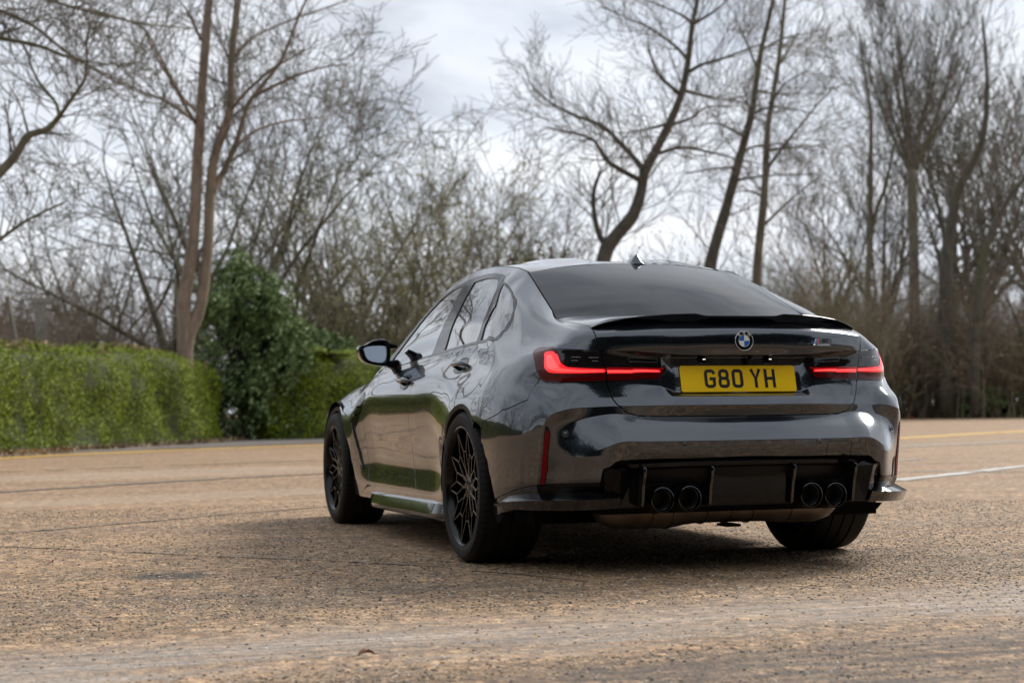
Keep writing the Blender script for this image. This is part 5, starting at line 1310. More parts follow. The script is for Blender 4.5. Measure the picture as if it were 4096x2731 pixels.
for i in range(nd_+1):
    d_ = 2.75*(12.5/2.75)**(i/nd_)
    for j in range(na_+1):
        az = YAW+R(lerp(-19.5, 19.5, j/na_)); x, y = CX+d_*math.sin(az), CY+d_*math.cos(az); V.append((x, y, 0))
        q = noise.fractal(Vector((x*.8, y*.8, 3)), 1.0, 2.0, 4)*.9+.55
        band = smooth01((y-.1*x+2.9)/.5)*(1-smooth01((y-.1*x+2.0)/.6)); near_car = math.exp(-(((x-.6)/1.6)**2+((y+.3)/1.0)**2))
        drk = 1-smooth01((y-.1*x+3.1)/.3); q = max(.08, min(1.5, q+.6*near_car-.85*band-.5*drk)); dens.append(q*3600*(1 if d_ < 8 else .55))
for i in range(nd_):
    for j in range(na_): F.append((i*(na_+1)+j, i*(na_+1)+j+1, (i+1)*(na_+1)+j+1, (i+1)*(na_+1)+j))
gme = pymesh('gravel', V, F, False); at_ = gme.attributes.new('dens', 'FLOAT', 'POINT'); at_.data.foreach_set('value', dens)
grav = link('gravel', gme); tag(grav, kind='stuff')
ng = bpy.data.node_groups.new('scatter', 'GeometryNodeTree'); ng.interface.new_socket('Geometry', in_out='INPUT', socket_type='NodeSocketGeometry'); ng.interface.new_socket('Geometry', in_out='OUTPUT', socket_type='NodeSocketGeometry')
N_ = ng.nodes; gi_ = N_.new('NodeGroupInput'); go_ = N_.new('NodeGroupOutput'); dp = N_.new('GeometryNodeDistributePointsOnFaces'); na2 = N_.new('GeometryNodeInputNamedAttribute'); na2.data_type = 'FLOAT'; na2.inputs[0].default_value = 'dens'
ip = N_.new('GeometryNodeInstanceOnPoints'); ci = N_.new('GeometryNodeCollectionInfo'); ci.inputs[0].default_value = rk_col; ci.inputs['Separate Children'].default_value = True; ci.inputs['Reset Children'].default_value = True
ip.inputs['Pick Instance'].default_value = True
rv = N_.new('FunctionNodeRandomValue'); rv.data_type = 'FLOAT_VECTOR'; rv.inputs[0].default_value = (-.25, -.25, 0); rv.inputs[1].default_value = (.25, .25, 6.28)
rs_ = N_.new('FunctionNodeRandomValue'); rs_.data_type = 'FLOAT'
for i_ in rs_.inputs:
    if i_.name == 'Min' and i_.type == 'VALUE': i_.default_value = .0
    if i_.name == 'Max' and i_.type == 'VALUE': i_.default_value = 1.0
pw = N_.new('ShaderNodeMath'); pw.operation = 'POWER'; pw.inputs[1].default_value = 2.2
mr = N_.new('ShaderNodeMapRange'); mr.inputs[3].default_value = .0026; mr.inputs[4].default_value = .0085
L_ = ng.links; L_.new(gi_.outputs[0], dp.inputs[0]); L_.new(na2.outputs[0], dp.inputs['Density']); L_.new(dp.outputs[0], ip.inputs['Points']); L_.new(ci.outputs[0], ip.inputs['Instance']); L_.new(rv.outputs[0], ip.inputs['Rotation'])
_fo = [o_ for o_ in rs_.outputs if o_.type == 'VALUE' and o_.enabled][0]
L_.new(_fo, pw.inputs[0]); L_.new(pw.outputs[0], mr.inputs[0]); L_.new(mr.outputs[0], ip.inputs['Scale']); L_.new(ip.outputs[0], go_.inputs[0])
md = grav.modifiers.new('scatter', 'NODES'); md.node_group = ng
# ---------------------------------------------------------------- kerb and pavement on the left
M_kerb = worn('kerb_concrete', (.24, .21, .18), .5, (.16, .135, .11))
M_pave = worn('pavement_asphalt', (.17, .15, .135), .5, (.12, .105, .09))
KP = [(-24, 8.5), (-16, 13.2), (-9, 17.6)] + [polar(a, d) for a, d in ((-400, 26), (0, 28.3), (249, 30), (600, 32), (1302, 36), (1700, 38.5), (2300, 43))]
V = []; F = []
for i, p in enumerate(KP):
    V += [(p[0], p[1], 0), (p[0], p[1], .045), (p[0]-.08, p[1]+.14, .05), (p[0]-6, p[1]+14, .055)]
for i in range(len(KP)-1):
    for k in range(3): F.append((i*4+k, i*4+k+1, (i+1)*4+k+1, (i+1)*4+k))
tag(link('pavement', pymesh('pavement', V, [f for i, f in enumerate(F) if i % 3 == 2], False), None, M_pave), kind='structure')
tag(link('kerb', pymesh('kerb', V, [f for i, f in enumerate(F) if i % 3 != 2], False), None, M_kerb), kind='structure')
# ---------------------------------------------------------------- foliage and bark materials
def leafmat(name, stops, rough=.55, sheen=0):
    m = pbr(name, (.1, .1, .1), rough); n, l, b = nodes(m); g = n.new('ShaderNodeNewGeometry')
    v = texco(m, 'Object'); q = tnoise(m, 1.6, 4, .6, v)
    f = mmath(m, 'ADD', mmath(m, 'MULTIPLY', g.outputs['Random Per Island'], .62), mmath(m, 'MULTIPLY', q.outputs[0], .42))
    attach(m, ramp(m, f, stops).outputs[0], 'Base Color'); b.inputs['Specular IOR Level'].default_value = .15
    return m
M_hedge = leafmat('hedge_leaf', [(.10, (.10, .085, .025)), (.20, (.075, .105, .009)), (.40, (.145, .20, .013)), (.62, (.21, .27, .020)), (.85, (.29, .335, .030)), (.98, (.26, .21, .07))])
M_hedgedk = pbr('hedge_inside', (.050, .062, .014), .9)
M_holly = leafmat('holly_leaf', [(.15, (.05, .09, .034)), (.45, (.125, .19, .07)), (.7, (.19, .26, .10)), (.9, (.27, .31, .15))], .45)
M_litter = leafmat('dry_leaf', [(.2, (.13, .095, .055)), (.5, (.24, .175, .105)), (.8, (.36, .27, .17))], .8)
M_bud = leafmat('young_leaf', [(.2, (.16, .16, .04)), (.5, (.27, .26, .07)), (.8, (.38, .35, .11))], .6)
def barkmat(name, lo, hi, moss=None):
    m = pbr(name, lo, .85); v = texco(m, 'Object', (1, 1, .35)); q = tnoise(m, 6, 6, .65, v); g = tnoise(m, .6, 3, .5, v)
    c = mixrgb(m, mrange(m, q.outputs[0], .35, .65), lo, hi)
    if moss: c = mixrgb(m, mrange(m, g.outputs[0], .50, .64, 0, .75), c, moss)
    attach(m, c, 'Base Color'); bump(m, q.outputs[0], .5, .02); return m
M_bark = barkmat('grey_bark', (.080, .070, .052), (.160, .138, .100), (.11, .112, .045))
M_barkdk = barkmat('dark_bark', (.048, .043, .034), (.10, .088, .066), (.07, .073, .032))
M_barkpale = barkmat('pale_pinkish_bark', (.15, .112, .085), (.27, .205, .155), (.12, .12, .055))
M_twig = pbr('twig_brown', (.135, .125, .098), .85)
M_twigy = pbr('twig_olive', (.19, .175, .095), .85)
M_twigdk = pbr('twig_dark', (.125, .110, .082), .85)
# ---------------------------------------------------------------- tree building
class Seg:
    def __init__(s): s.thick = MB(); s.thin = ([], [])
    def add(s, p0, p1, r0, r1):
        V, F = s.thin; d = p1-p0; L = d.length
        if L < 1e-5: return
        d /= L; u = Vector((0, 0, 1)) if abs(d.z) < .9 else Vector((1, 0, 0)); a = d.cross(u).normalized(); b_ = a.cross(d); n = 3 if r0 < .03 else 5; o = len(V)
        for p, r in ((p0, r0), (p1, r1)):
            for k in range(n):
                t = 2*math.pi*k/n; V.append(tuple(p + (a*math.cos(t)+b_*math.sin(t))*r))
        for k in range(n): F.append((o+k, o+(k+1) % n, o+n+(k+1) % n, o+n+k))
def branch(sg, rnd, p, d, L, r, depth, up=.12, spread=.75, kids=4, minr=.004, leafs=None, taper=.35, wig=.09):
    n = 5 if depth > 1 else (4 if depth == 1 else 3); P = [p]; step = L/n; q = d.copy(); rr_ = r
    for i in range(n):
        q = (q + Vector((rnd.gauss(0, wig), rnd.gauss(0, wig), rnd.gauss(0, wig)+up))).normalized()
        p2 = P[-1]+q*step; r2 = max(minr, r*(1-(1-taper)*(i+1)/n)); sg.add(P[-1], p2, rr_, r2); rr_ = r2; P.append(p2)
        if depth > 0 and i >= (1 if depth > 1 else 0):
            kk = kids/n*1.25; c = int(kk)+(1 if rnd.random() < kk-int(kk) else 0)
            for _ in range(c):
                a = rnd.uniform(0, 2*math.pi); u = q.orthogonal().normalized(); w = q.cross(u)
                nd = (q*rnd.uniform(.75, 1.0) + (u*math.cos(a)+w*math.sin(a))*spread*rnd.uniform(.6, 1.15)).normalized()
                branch(sg, rnd, p2, nd, L*rnd.uniform(.48, .72), r2*rnd.uniform(.5, .72), depth-1, up, spread, kids, minr, leafs, taper, wig)
    if depth == 0 and leafs is not None and rnd.random() < leafs[1]:
        leafs[0].append(P[-1]+Vector((rnd.gauss(0, .05), rnd.gauss(0, .05), rnd.gauss(0, .05))))
    return P
def leafcloud(pts, rnd, size, face=None):
    V = []; F = []
    for p in pts:
        a = Vector((rnd.gauss(0, 1), rnd.gauss(0, 1), rnd.gauss(0, 1)))
        if face is not None: a = a*.85+face
        a.normalize(); b_ = a.orthogonal().normalized(); c = a.cross(b_); s_ = size*rnd.uniform(.6, 1.4); o = len(V)
        for x, y in ((-1, 0), (0, -.55), (1, 0), (0, .55)): V.append(tuple(p+b_*x*s_+c*y*s_))
        F.append((o, o+1, o+2, o+3))
    return V, F
def generic_tree(seed, H, r, habit):
    rnd = random.Random(seed); sg = Seg(); lf = []; leafs = (lf, habit.get('leaf', 0)); mb_ = MB()
    fork = habit.get('fork', .3)*H; n = 6; p = Vector((0, 0, -.1)); q = Vector((rnd.gauss(0, .08), rnd.gauss(0, .08), 1)).normalized(); pts = [p]; rads = [r*1.3]
    for i in range(n):
        q = (q+Vector((rnd.gauss(0, .07), rnd.gauss(0, .07), .03))).normalized(); p = p+q*fork/n; pts.append(p); rads.append(r*(1-.3*(i+1)/n))
    mb_.tube(pts, rads, 9)
    k = habit.get('limbs', 6); op = habit.get('open', .8); a0 = rnd.uniform(0, 6.28)
    for j in range(k):
        a = a0+6.28*j/k*rnd.uniform(.85, 1.15); tilt = op*rnd.uniform(.45, 1.15) if j else .12
        nd = Vector((math.sin(tilt)*math.cos(a), math.sin(tilt)*math.sin(a), math.cos(tilt))); st = pts[-1] if rnd.random() < .55 else pts[-2]; L = (H-fork)*rnd.uniform(.72, 1.0)*(1.0-.22*min(1, tilt))
        # heavy limb as a swept tube, then the finer wood grows from it
        m = 8; lp = [st-nd*.1]; lr = [r*.62*rnd.uniform(.7, 1)]; q = nd.copy()
        for i in range(m):
            q = (q+Vector((rnd.gauss(0, .10), rnd.gauss(0, .10), rnd.gauss(0, .06)+habit.get('up', .08)))).normalized(); lp.append(lp[-1]+q*L/m); lr.append(max(.012, lr[0]*(1-.93*((i+1)/m)**.8)))
            if i >= 1:
                for _ in range(2 if rnd.random() < habit.get('kids', 3)/3-.35 else 1):
                    a2 = rnd.uniform(0, 6.28); u = q.orthogonal().normalized(); w = q.cross(u)
                    d2 = (q*rnd.uniform(.5, .9)+(u*math.cos(a2)+w*math.sin(a2))*habit.get('spread', .8)*rnd.uniform(.7, 1.2)).normalized()
                    branch(sg, rnd, lp[-1], d2, L*rnd.uniform(.26, .46)*(1.15-.5*i/m), lr[-1]*rnd.uniform(.4, .7), habit.get('depth', 3), habit.get('up', .08), habit.get('spread', .8), habit.get('kids', 3), habit.get('minr', .008), leafs, .35, .10)
        mb_.tube(lp, lr, 6)
    tm = bpy.data.meshes.new('trunk'); tm.from_pydata(mb_.v, [], mb_.f); tm.polygons.foreach_set('use_smooth', [True]*len(tm.polygons)); tm.materials.append(habit.get('bark', M_bark))
    V, F = sg.thin; cmh = bpy.data.meshes.new('crown'); lv, lfc = leafcloud(lf, rnd, habit.get('lsize', .05)); o = len(V)
    cmh.from_pydata(V+lv, [], F+[tuple(k+o for k in f) for f in lfc]); cmh.materials.append(habit.get('twig', M_twig)); cmh.materials.append(M_bud)
    cmh.polygons.foreach_set('material_index', [0]*len(F)+[1]*len(lfc)); cmh.update(); tm.update()
    print('TREE', seed, len(F), len(lfc))
    return tm, cmh
def place_tree(meshes, x, y, rz, s, label=None, group=None, cat='tree', name='bare_tree', parts=('trunk', 'crown'), sz=None):
    root = empty(name, (x, y, 0), rz); root.scale = (s, s, sz or s); tag(root, label, cat, group)
    for me, nm in zip(meshes, parts):
        if me is None: continue
        link(nm, me, root)
    return root
def limb_tree(name, limbs, seed, label, bark, twig, depth=2, kids=5, twigL=1.0, minr=.006, cat='tree', up=.05, spread=.8, every=2, leaf=0, cut_thick=.03):
    base = Vector(limbs[0][0][0]); rnd = random.Random(seed); root = empty(name, (base.x, base.y, 0)); tag(root, label, cat); o3 = Vector((base.x, base.y, 0))
    sg = Seg(); lf = []; tb = MB(); limbsb = []
    for li, (pts, r0, r1) in enumerate(limbs):
        pts = [Vector(p)-o3 for p in pts]; fine = [tuple(p) for p in hermite_refine(np.array([tuple(p) for p in pts]), np.zeros(len(pts)), 3).tolist()] if False else []
        A = hermite_refine(np.array([tuple(p) for p in pts], float), np.zeros(len(pts)), 8)[::2]; m = len(A); rads = [lerp(r0, r1, (k/(m-1))**.8)*(1+rnd.uniform(-.05, .05)) for k in range(m)]
        P = [Vector(tuple(q)) for q in A]
        if li == 0: tb.tube(P, rads, 12); tb.build('trunk', bark, root, smooth=True)
        else:
            lb = MB(); lb.tube(P, rads, 8 if r0 > .07 else 6); lb.build('stem' if r0 > .1 else 'limb', bark, root, smooth=True)
        for k in range(2, m):
            if li == 0 and P[k].z < 3.2: continue
            if li < 2 and P[k].z < 3.6: continue
            d = (P[k]-P[k-1]).normalized(); c = every if li else max(1, every-1)
            for _ in range(c):
                if rnd.random() < .35: continue
                a = rnd.uniform(0, 6.28); u = d.orthogonal().normalized(); w = d.cross(u)
                nd = (d*rnd.uniform(.3, .9)+(u*math.cos(a)+w*math.sin(a))*rnd.uniform(.6, 1.1)+Vector((0, 0, .15))).normalized()
                f = k/(m-1); branch(sg, rnd, P[k], nd, twigL*rnd.uniform(.5, 1.25)*(1.15-.5*f), min(rads[k]*.5, .030)*rnd.uniform(.5, 1), depth, up, spread, kids, minr, (lf, leaf))
    V, F = sg.thin; me = bpy.data.meshes.new('twigs'); lv, lfc = leafcloud(lf, rnd, .04); o = len(V)
    me.from_pydata(V+lv, [], F+[tuple(k+o for k in f) for f in lfc]); me.polygons.foreach_set('material_index', [0]*len(F)+[1]*len(lfc)); me.update()
    link('crown', me, root, [twig, M_bud]); return root
limb_tree('bare_tree', TWIN, 1, 'twin-stemmed bare tree with pale pinkish trunks behind the end of the near hedge', M_barkpale, M_twig, depth=2, kids=3.2, twigL=1.35)
limb_tree('bare_tree', LEAN, 2, 'bare tree with a dark curved trunk leaning right, above the car roof', M_barkdk, M_twigdk, depth=2, kids=3.3, twigL=1.5, up=.07)
limb_tree('bare_tree', LEAN2, 3, 'tall bare tree with a straight dark trunk leaning right, beside the curved one', M_barkdk, M_twigdk, depth=2, kids=3.8, twigL=1.7, up=.05)
limb_tree('bare_tree', SLIM, 4, 'slim bare tree with long rising diagonal limbs, right of the leaning pair', M_bark, M_twig, depth=2, kids=3.8, twigL=1.7, up=.05)
limb_tree('bare_tree', EDGE, 5, 'near bare tree reaching its forked boughs in from the left edge', M_bark, M_twigdk, depth=2, kids=2.5, twigL=1.1, up=.04)
limb_tree('bare_tree', FORK, 6, 'slender forked bare tree first in the right-hand wood', M_bark, M_twig, depth=3, kids=2.8, twigL=3.0, minr=.011, up=.16, spread=.6)
limb_tree('bare_tree', BULKY, 8, 'thickest bare tree of the right-hand wood with heavy leaning trunks', M_barkdk, M_twigdk, depth=3, kids=2.6, twigL=3.4, minr=.012, up=.12, spread=.7)
# pollard with a fan of upright limbs
pl_top = Vector(POLLARD[0][0][-1]); fan = list(POLLARD); rnd = random.Random(7)
for k in range(9):
    a = (k-4)/4*.75; dx, dy = math.cos(YAW), -math.sin(YAW); pts = [tuple(pl_top-Vector((0, 0, .3)))]; p = pl_top.copy(); q = Vector((dx*math.sin(a), dy*math.sin(a)+rnd.uniform(-.4, .4), math.cos(a))).normalized()
    for i in range(4): q = (q+Vector((0, 0, .25))).normalized(); p = p+q*1.9+Vector((rnd.gauss(0, .15), 0, 0)); pts.append(tuple(p))
    fan.append((pts, .11, .025))
limb_tree('bare_tree', fan, 9, 'straight-trunked bare tree with a fan of upright limbs in the right-hand wood', M_bark, M_twig, depth=2, kids=3.2, twigL=2.8, minr=.011, up=.14, spread=.55)
# ---- generic woodland
# ----
spreading = dict(fork=.20, limbs=8, open=1.05, up=.05, spread=.85, kids=2.0, depth=3, minr=.010)
upright = dict(fork=.30, limbs=7, open=.60, up=.11, spread=.70, kids=2.0, depth=3, minr=.013)
budding = dict(fork=.10, limbs=8, open=.85, up=.07, spread=.85, kids=1.8, depth=3, minr=.010, twig=M_twigy, leaf=.8, lsize=.055)
darkw = dict(fork=.22, limbs=7, open=.85, up=.06, spread=.8, kids=1.9, depth=3, minr=.012, bark=M_barkdk, twig=M_twigdk)
KIND = {'s0': generic_tree(21, 11, .20, spreading), 's1': generic_tree(22, 12, .22, spreading), 'u0': generic_tree(31, 14, .24, upright), 'u1': generic_tree(32, 15, .26, upright),
        'b0': generic_tree(41, 10, .17, budding), 'b1': generic_tree(42, 9, .15, budding), 'd0': generic_tree(51, 12, .24, darkw)}
rnd = random.Random(77)
LB = {'s': ('leafless spreading tree behind the hedges', 'leafless trees behind the hedges'), 'u': ('tall upright leafless tree in the right-hand wood', 'upright trees of the right-hand wood'),
      'b': ('bushy tree with yellow-green buds behind the shrubs', 'budding trees behind the shrubs'), 'd': ('dark leafless tree deep in the wood', 'dark trees deep in the wood')}
ROWS = {}
def T(kind, px, dist, s, lab=None, grp=None):
    x, y = polar(px, dist); l_, g_ = LB[kind[0]]; o = place_tree(KIND[kind], x, y, rnd.uniform(0, 6.28), s*rnd.uniform(.93, 1.07), lab or l_, grp if lab else g_)
    if grp or not lab: ROWS.setdefault(o['label'], []).append((px, o))
ORD = 'leftmost second third fourth fifth sixth seventh eighth ninth tenth eleventh twelfth thirteenth fourteenth'.split()
def number_rows():
    for lab, L in ROWS.items():
        L.sort(key=lambda t: t[0])
        if len(L) > 14: continue
        for k, (px, o) in enumerate(L): o['label'] = lab+', '+(ORD[k] if k == 0 else ORD[k]+' from the left')
T('s1', 640, 46, 1.0, 'wide leafless tree spreading left of the pale twin trunks')
T('s0', 1010, 50, 1.16, 'leafless tree with a dark short trunk just above the green shrub')
for px, d_, s_ in ((420, 52, .78), (200, 60, .60), (1130, 56, 1.0), (1380, 56, 1.0), (1800, 60, 1.1), (2010, 64, 1.08), (2230, 64, .9)): T(rnd.choice(('s0', 's1')), px, d_, s_)
for px, d_, s_ in ((1180, 47, .66), (1360, 49, .85), (1560, 50, .85), (1760, 50, .80), (1640, 60, 1.12)): T(rnd.choice(('b0', 'b1')), px, d_, s_)
for px, d_, s_ in ((3360, 96, 1.12), (3560, 98, 1.3), (3760, 99, 1.35), (3960, 94, 1.35), (4110, 90, 1.35), (4300, 95, 1.4), (3880, 108, 1.45)): T(rnd.choice(('u0', 'u1')), px, d_, s_)
for px, d_, s_ in ((3300, 104, .70), (3440, 100, .62), (2900, 90, .55), (3050, 96, .55), (3180, 100, .62), (3680, 86, .62), (4130, 84, .8), (2700, 88, .5), (2520, 84, .5)): T('d0', px, d_, s_)
for k in range(9): T(rnd.choice(('d0', 'u0', 's1')), 3300+k*130+rnd.uniform(-20, 20), 112+rnd.uniform(0, 16), rnd.uniform(.62, .95), 'leafless tree at the back of the right-hand wood', 'trees at the back of the right-hand wood')
for k in range(8): T(rnd.choice(('s0', 's1', 's0')), 80+k*300+rnd.uniform(-40, 40), 80+rnd.uniform(0, 20), rnd.uniform(.55, .80), 'leafless tree in the far row on the skyline', 'far row of trees on the skyline')
# ---- trees out of frame, mirrored in the paint
def ring_tree(kind, x, y, s): place_tree(KIND[kind], x, y, rnd.uniform(0, 6.28), s, 'leafless tree standing outside the picture, seen only mirrored in the car', 'trees mirrored in the car')
for x, y in ((-12, 27), (-22, 14), (-25, 3), (-33, -8), (-16, 38)): ring_tree(rnd.choice(('s0', 's1', 'd0')), x, y, rnd.uniform(.85, 1.15))
for k in range(20): a = R(150+k*9.5); ring_tree(rnd.choice(('d0', 's1', 'u0')), CAMP.x+44*math.sin(a)*rnd.uniform(.9, 1.3), CAMP.y+44*math.cos(a)*rnd.uniform(.9, 1.3), rnd.uniform(.8, 1.05))
# ---------------------------------------------------------------- thickets
def thicket(seed, n, h, w, litter=.5, mat=None, spikes=.12):
    rnd = random.Random(seed); sg = Seg(); lf = []
    for k in range(n):
        p = Vector((rnd.gauss(0, w*.42), rnd.gauss(0, w*.3), 0)); d = Vector((rnd.gauss(0, .25), rnd.gauss(0, .25), 1)).normalized()
        branch(sg, rnd, p, d, h*rnd.uniform(.45, 1.05), .018*rnd.uniform(.6, 1.6), 2, .03, .7, 4, .006, (lf, litter), .3, spikes)
    V, F = sg.thin; a = bpy.data.meshes.new('stems'); a.from_pydata(V, [], F); a.materials.append(mat or M_twig); a.update()
    lv, lfc = leafcloud(lf, rnd, .045); c = bpy.data.meshes.new('leaves'); c.from_pydata(lv, [], lfc); c.materials.append(M_litter); c.update()
    return a, c
def set_mat(me, m): me.materials[0] = m; return me
M_scrub = pbr('scrub_twig', (.22, .175, .13), .85)
TH = [thicket(61, 34, 2.6, 2.2, .7, M_scrub), thicket(62, 30, 3.2, 2.6, .5, M_scrub), thicket(63, 34, 3.0, 2.4, .8, M_twigy), thicket(64, 30, 2.6, 2.4, .8, M_twigy)]
set_mat(TH[3][1], M_bud)
def place_thicket(k, px, dist, s, label, group, sz=None):
    x, y = polar(px, dist); ROWS.setdefault(label, []).append((px, place_tree(TH[k], x, y, rnd.uniform(0, 6.28), s, label, group, 'bush', 'thicket', ('stems', 'leaves'), sz)))
for i in range(40):
    px = 3240+rnd.random()*1150; d_ = rnd.uniform(84, 98); place_thicket(rnd.choice((0, 1, 2, 2)), px, d_, rnd.uniform(1.1, 1.7), 'brown leafless thicket under the trees of the right-hand wood', 'thickets under the right-hand wood', rnd.uniform(.9, 1.6))
for i in range(12):
    px = 980+rnd.random()*1500; d_ = rnd.uniform(47, 60); place_thicket(rnd.choice((3, 3, 0, 1)), px, d_, rnd.uniform(.9, 1.3), 'tangled budding thicket between the shrub and the car', 'thickets behind the second hedge', rnd.uniform(.7, 1.1))
for i in range(9):
    px = -60+rnd.random()*820; d_ = rnd.uniform(43, 56); place_thicket(rnd.choice((0, 1, 0)), px, d_, rnd.uniform(.8, 1.2), 'brown dry thicket showing above the near hedge', 'thickets behind the near hedge', rnd.uniform(.75, 1.25))
for i in range(10):
    px = 2550+rnd.random()*700; place_thicket(rnd.choice((0, 2, 1)), px, rnd.uniform(70, 84), rnd.uniform(1.2, 1.6), 'brown leafless thicket beyond the car roof', 'thickets beyond the car roof', rnd.uniform(1.3, 1.9))
for i in range(20): place_tree(TH[rnd.choice((0, 1, 2))], CAMP.x+40*math.sin(R(140+i*9)), CAMP.y+40*math.cos(R(140+i*9)), rnd.uniform(0, 6), 1.4, 'thicket outside the picture, seen only mirrored in the car', 'thickets mirrored in the car', 'bush', 'thicket', ('stems', 'leaves'))
# leaf litter verge under the right-hand wood and beyond
M_soil = worn('leaf_litter_ground', (.075, .052, .036), .6, (.13, .085, .055))
V = [(30, 56, .01), (18, 60, .01), (6, 50, .01), (-2, 44, .01), (-40, 40, .01), (-160, 60, .01), (-160, 240, .5), (220, 240, .5), (160, 120, .3), (84, 92, .02), (62, 80, .01), (44, 64, .01)]
V = [(40.5, 67.0), (65.6, 93.4), (110, 140), (110, 260), (-160, 260), (-160, 60), (-16, 44), (4, 45), (18, 58)]
tag(link('woodland_floor', pymesh('woodland_floor', [(x, y, .02) for x, y in V], [tuple(range(len(V)))], False), None, M_soil), kind='structure')
b = MB(); rl = random.Random(9); pts = []
for k in range(9000):
    t = rl.random(); x = lerp(34, 72, t); y = lerp(60.5, 99.5, t)+abs(rl.gauss(0, 2.2)); pts.append(Vector((x, y, .03+rl.random()*.22)))
lv, lfc = leafcloud(pts, rl, .10); o = link('leaf_litter', pymesh('leaf_litter', lv, lfc, False), None, M_litter); tag(o, kind='stuff')
# ---------------------------------------------------------------- hedges
def hedge(name, path, width, height, n, seed, label, endround=4.4, mat=None, size=.05, cut=None):
    """path: front foot line; the body lies behind it"""
    rnd = random.Random(seed); P = [Vector((x, y, 0)) for x, y in path]; L = [0]
    for a, b_ in zip(P[:-1], P[1:]): L.append(L[-1]+(b_-a).length)
    def at(s_):
        s_ = min(max(s_, 0), L[-1])
        for i in range(len(P)-1):
            if s_ <= L[i+1]+1e-9: t = (s_-L[i])/(L[i+1]-L[i]); d = (P[i+1]-P[i]).normalized(); return P[i].lerp(P[i+1], t), Vector((-d.y, d.x, 0))
    root = empty(name, tuple(P[0])); tag(root, label, 'hedge')
    def surf(s_, w, inset=0):
        """w 0..1 front foot to top front, 1..2 over the top to the back"""
        p, nrm = at(s_); e = min(1, (L[-1]-s_)/endround); k = math.sqrt(max(0, 1-(1-e)**2)) if e < 1 else 1
        hN = height*(1+.11*noise.noise(Vector((s_*.38, seed, 0)))+.03*noise.noise(Vector((s_*1.7, seed, 5))))*(.55+.45*k); bul = .26*noise.noise(Vector((s_*.9, w*1.8, seed)))+.13*noise.noise(Vector((s_*2.6, w*4, seed)))
        if w <= 1:
            z = hN*w*.93; off = .12+bul-(.20*math.sin(math.pi*min(1, w*1.05))); off = -off*1.0 + .42*max(0, w-.62)**1.8*5
            back = (1-k)*width*.45
        else: t = w-1; z = hN*(.93+.07*math.sin(math.pi*min(1, t*1.6)*.5))-hN*.05*max(0, t-.6)+bul*.4; off = .34+t*(width-.4); back = (1-k)*width*(.45-t*.4)
        return p+nrm*(off+back+inset)+Vector((0, 0, z-inset*.6))
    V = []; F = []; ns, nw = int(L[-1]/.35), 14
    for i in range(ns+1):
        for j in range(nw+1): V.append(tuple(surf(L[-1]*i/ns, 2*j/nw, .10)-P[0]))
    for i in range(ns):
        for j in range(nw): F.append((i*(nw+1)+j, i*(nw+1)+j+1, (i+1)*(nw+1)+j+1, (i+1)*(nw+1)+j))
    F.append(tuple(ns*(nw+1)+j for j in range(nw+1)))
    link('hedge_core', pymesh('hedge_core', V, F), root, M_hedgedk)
    pts = []; thin = []
    for k in range(n):
        s_ = L[-1]*rnd.random(); w = rnd.random()*1.62 if rnd.random() < .75 else rnd.random()*.9
        if w < .10 and rnd.random() < .6: continue
        c = surf(s_, w, rnd.random()*.12-.03); c += Vector((rnd.gauss(0, .03), rnd.gauss(0, .03), rnd.gauss(0, .03)))
        if noise.noise(c*1.9) < -.36 and rnd.random() < .8: continue
        pts.append(c-P[0]); 
    lv, lfc = leafcloud(pts, rnd, size, Vector((.3, -.85, .75))); link('foliage', pymesh('foliage', lv, lfc, False), root, mat or M_hedge)
    return root, surf, L[-1], P[0]
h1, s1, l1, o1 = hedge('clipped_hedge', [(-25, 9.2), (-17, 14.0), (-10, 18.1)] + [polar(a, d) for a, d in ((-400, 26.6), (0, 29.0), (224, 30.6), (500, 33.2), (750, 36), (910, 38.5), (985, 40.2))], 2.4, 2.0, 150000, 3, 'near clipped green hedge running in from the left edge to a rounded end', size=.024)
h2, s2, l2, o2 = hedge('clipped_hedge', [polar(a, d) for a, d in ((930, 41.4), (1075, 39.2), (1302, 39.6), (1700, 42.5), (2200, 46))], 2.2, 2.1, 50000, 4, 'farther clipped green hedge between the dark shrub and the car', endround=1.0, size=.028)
rl = random.Random(4); pts = []
for k in range(420):
    s_ = l1*(.62+.36*rl.random()); c = s1(s_, 1.0+rl.random()*.5, -.06); pts.append(c)
pts = [p for p in pts if noise.noise(p*1.1) > .0]
lv, lfc = leafcloud(pts, rl, .07); tag(link('fallen_leaves', pymesh('fallen_leaves', lv, lfc, False), None, M_litter), kind='stuff')
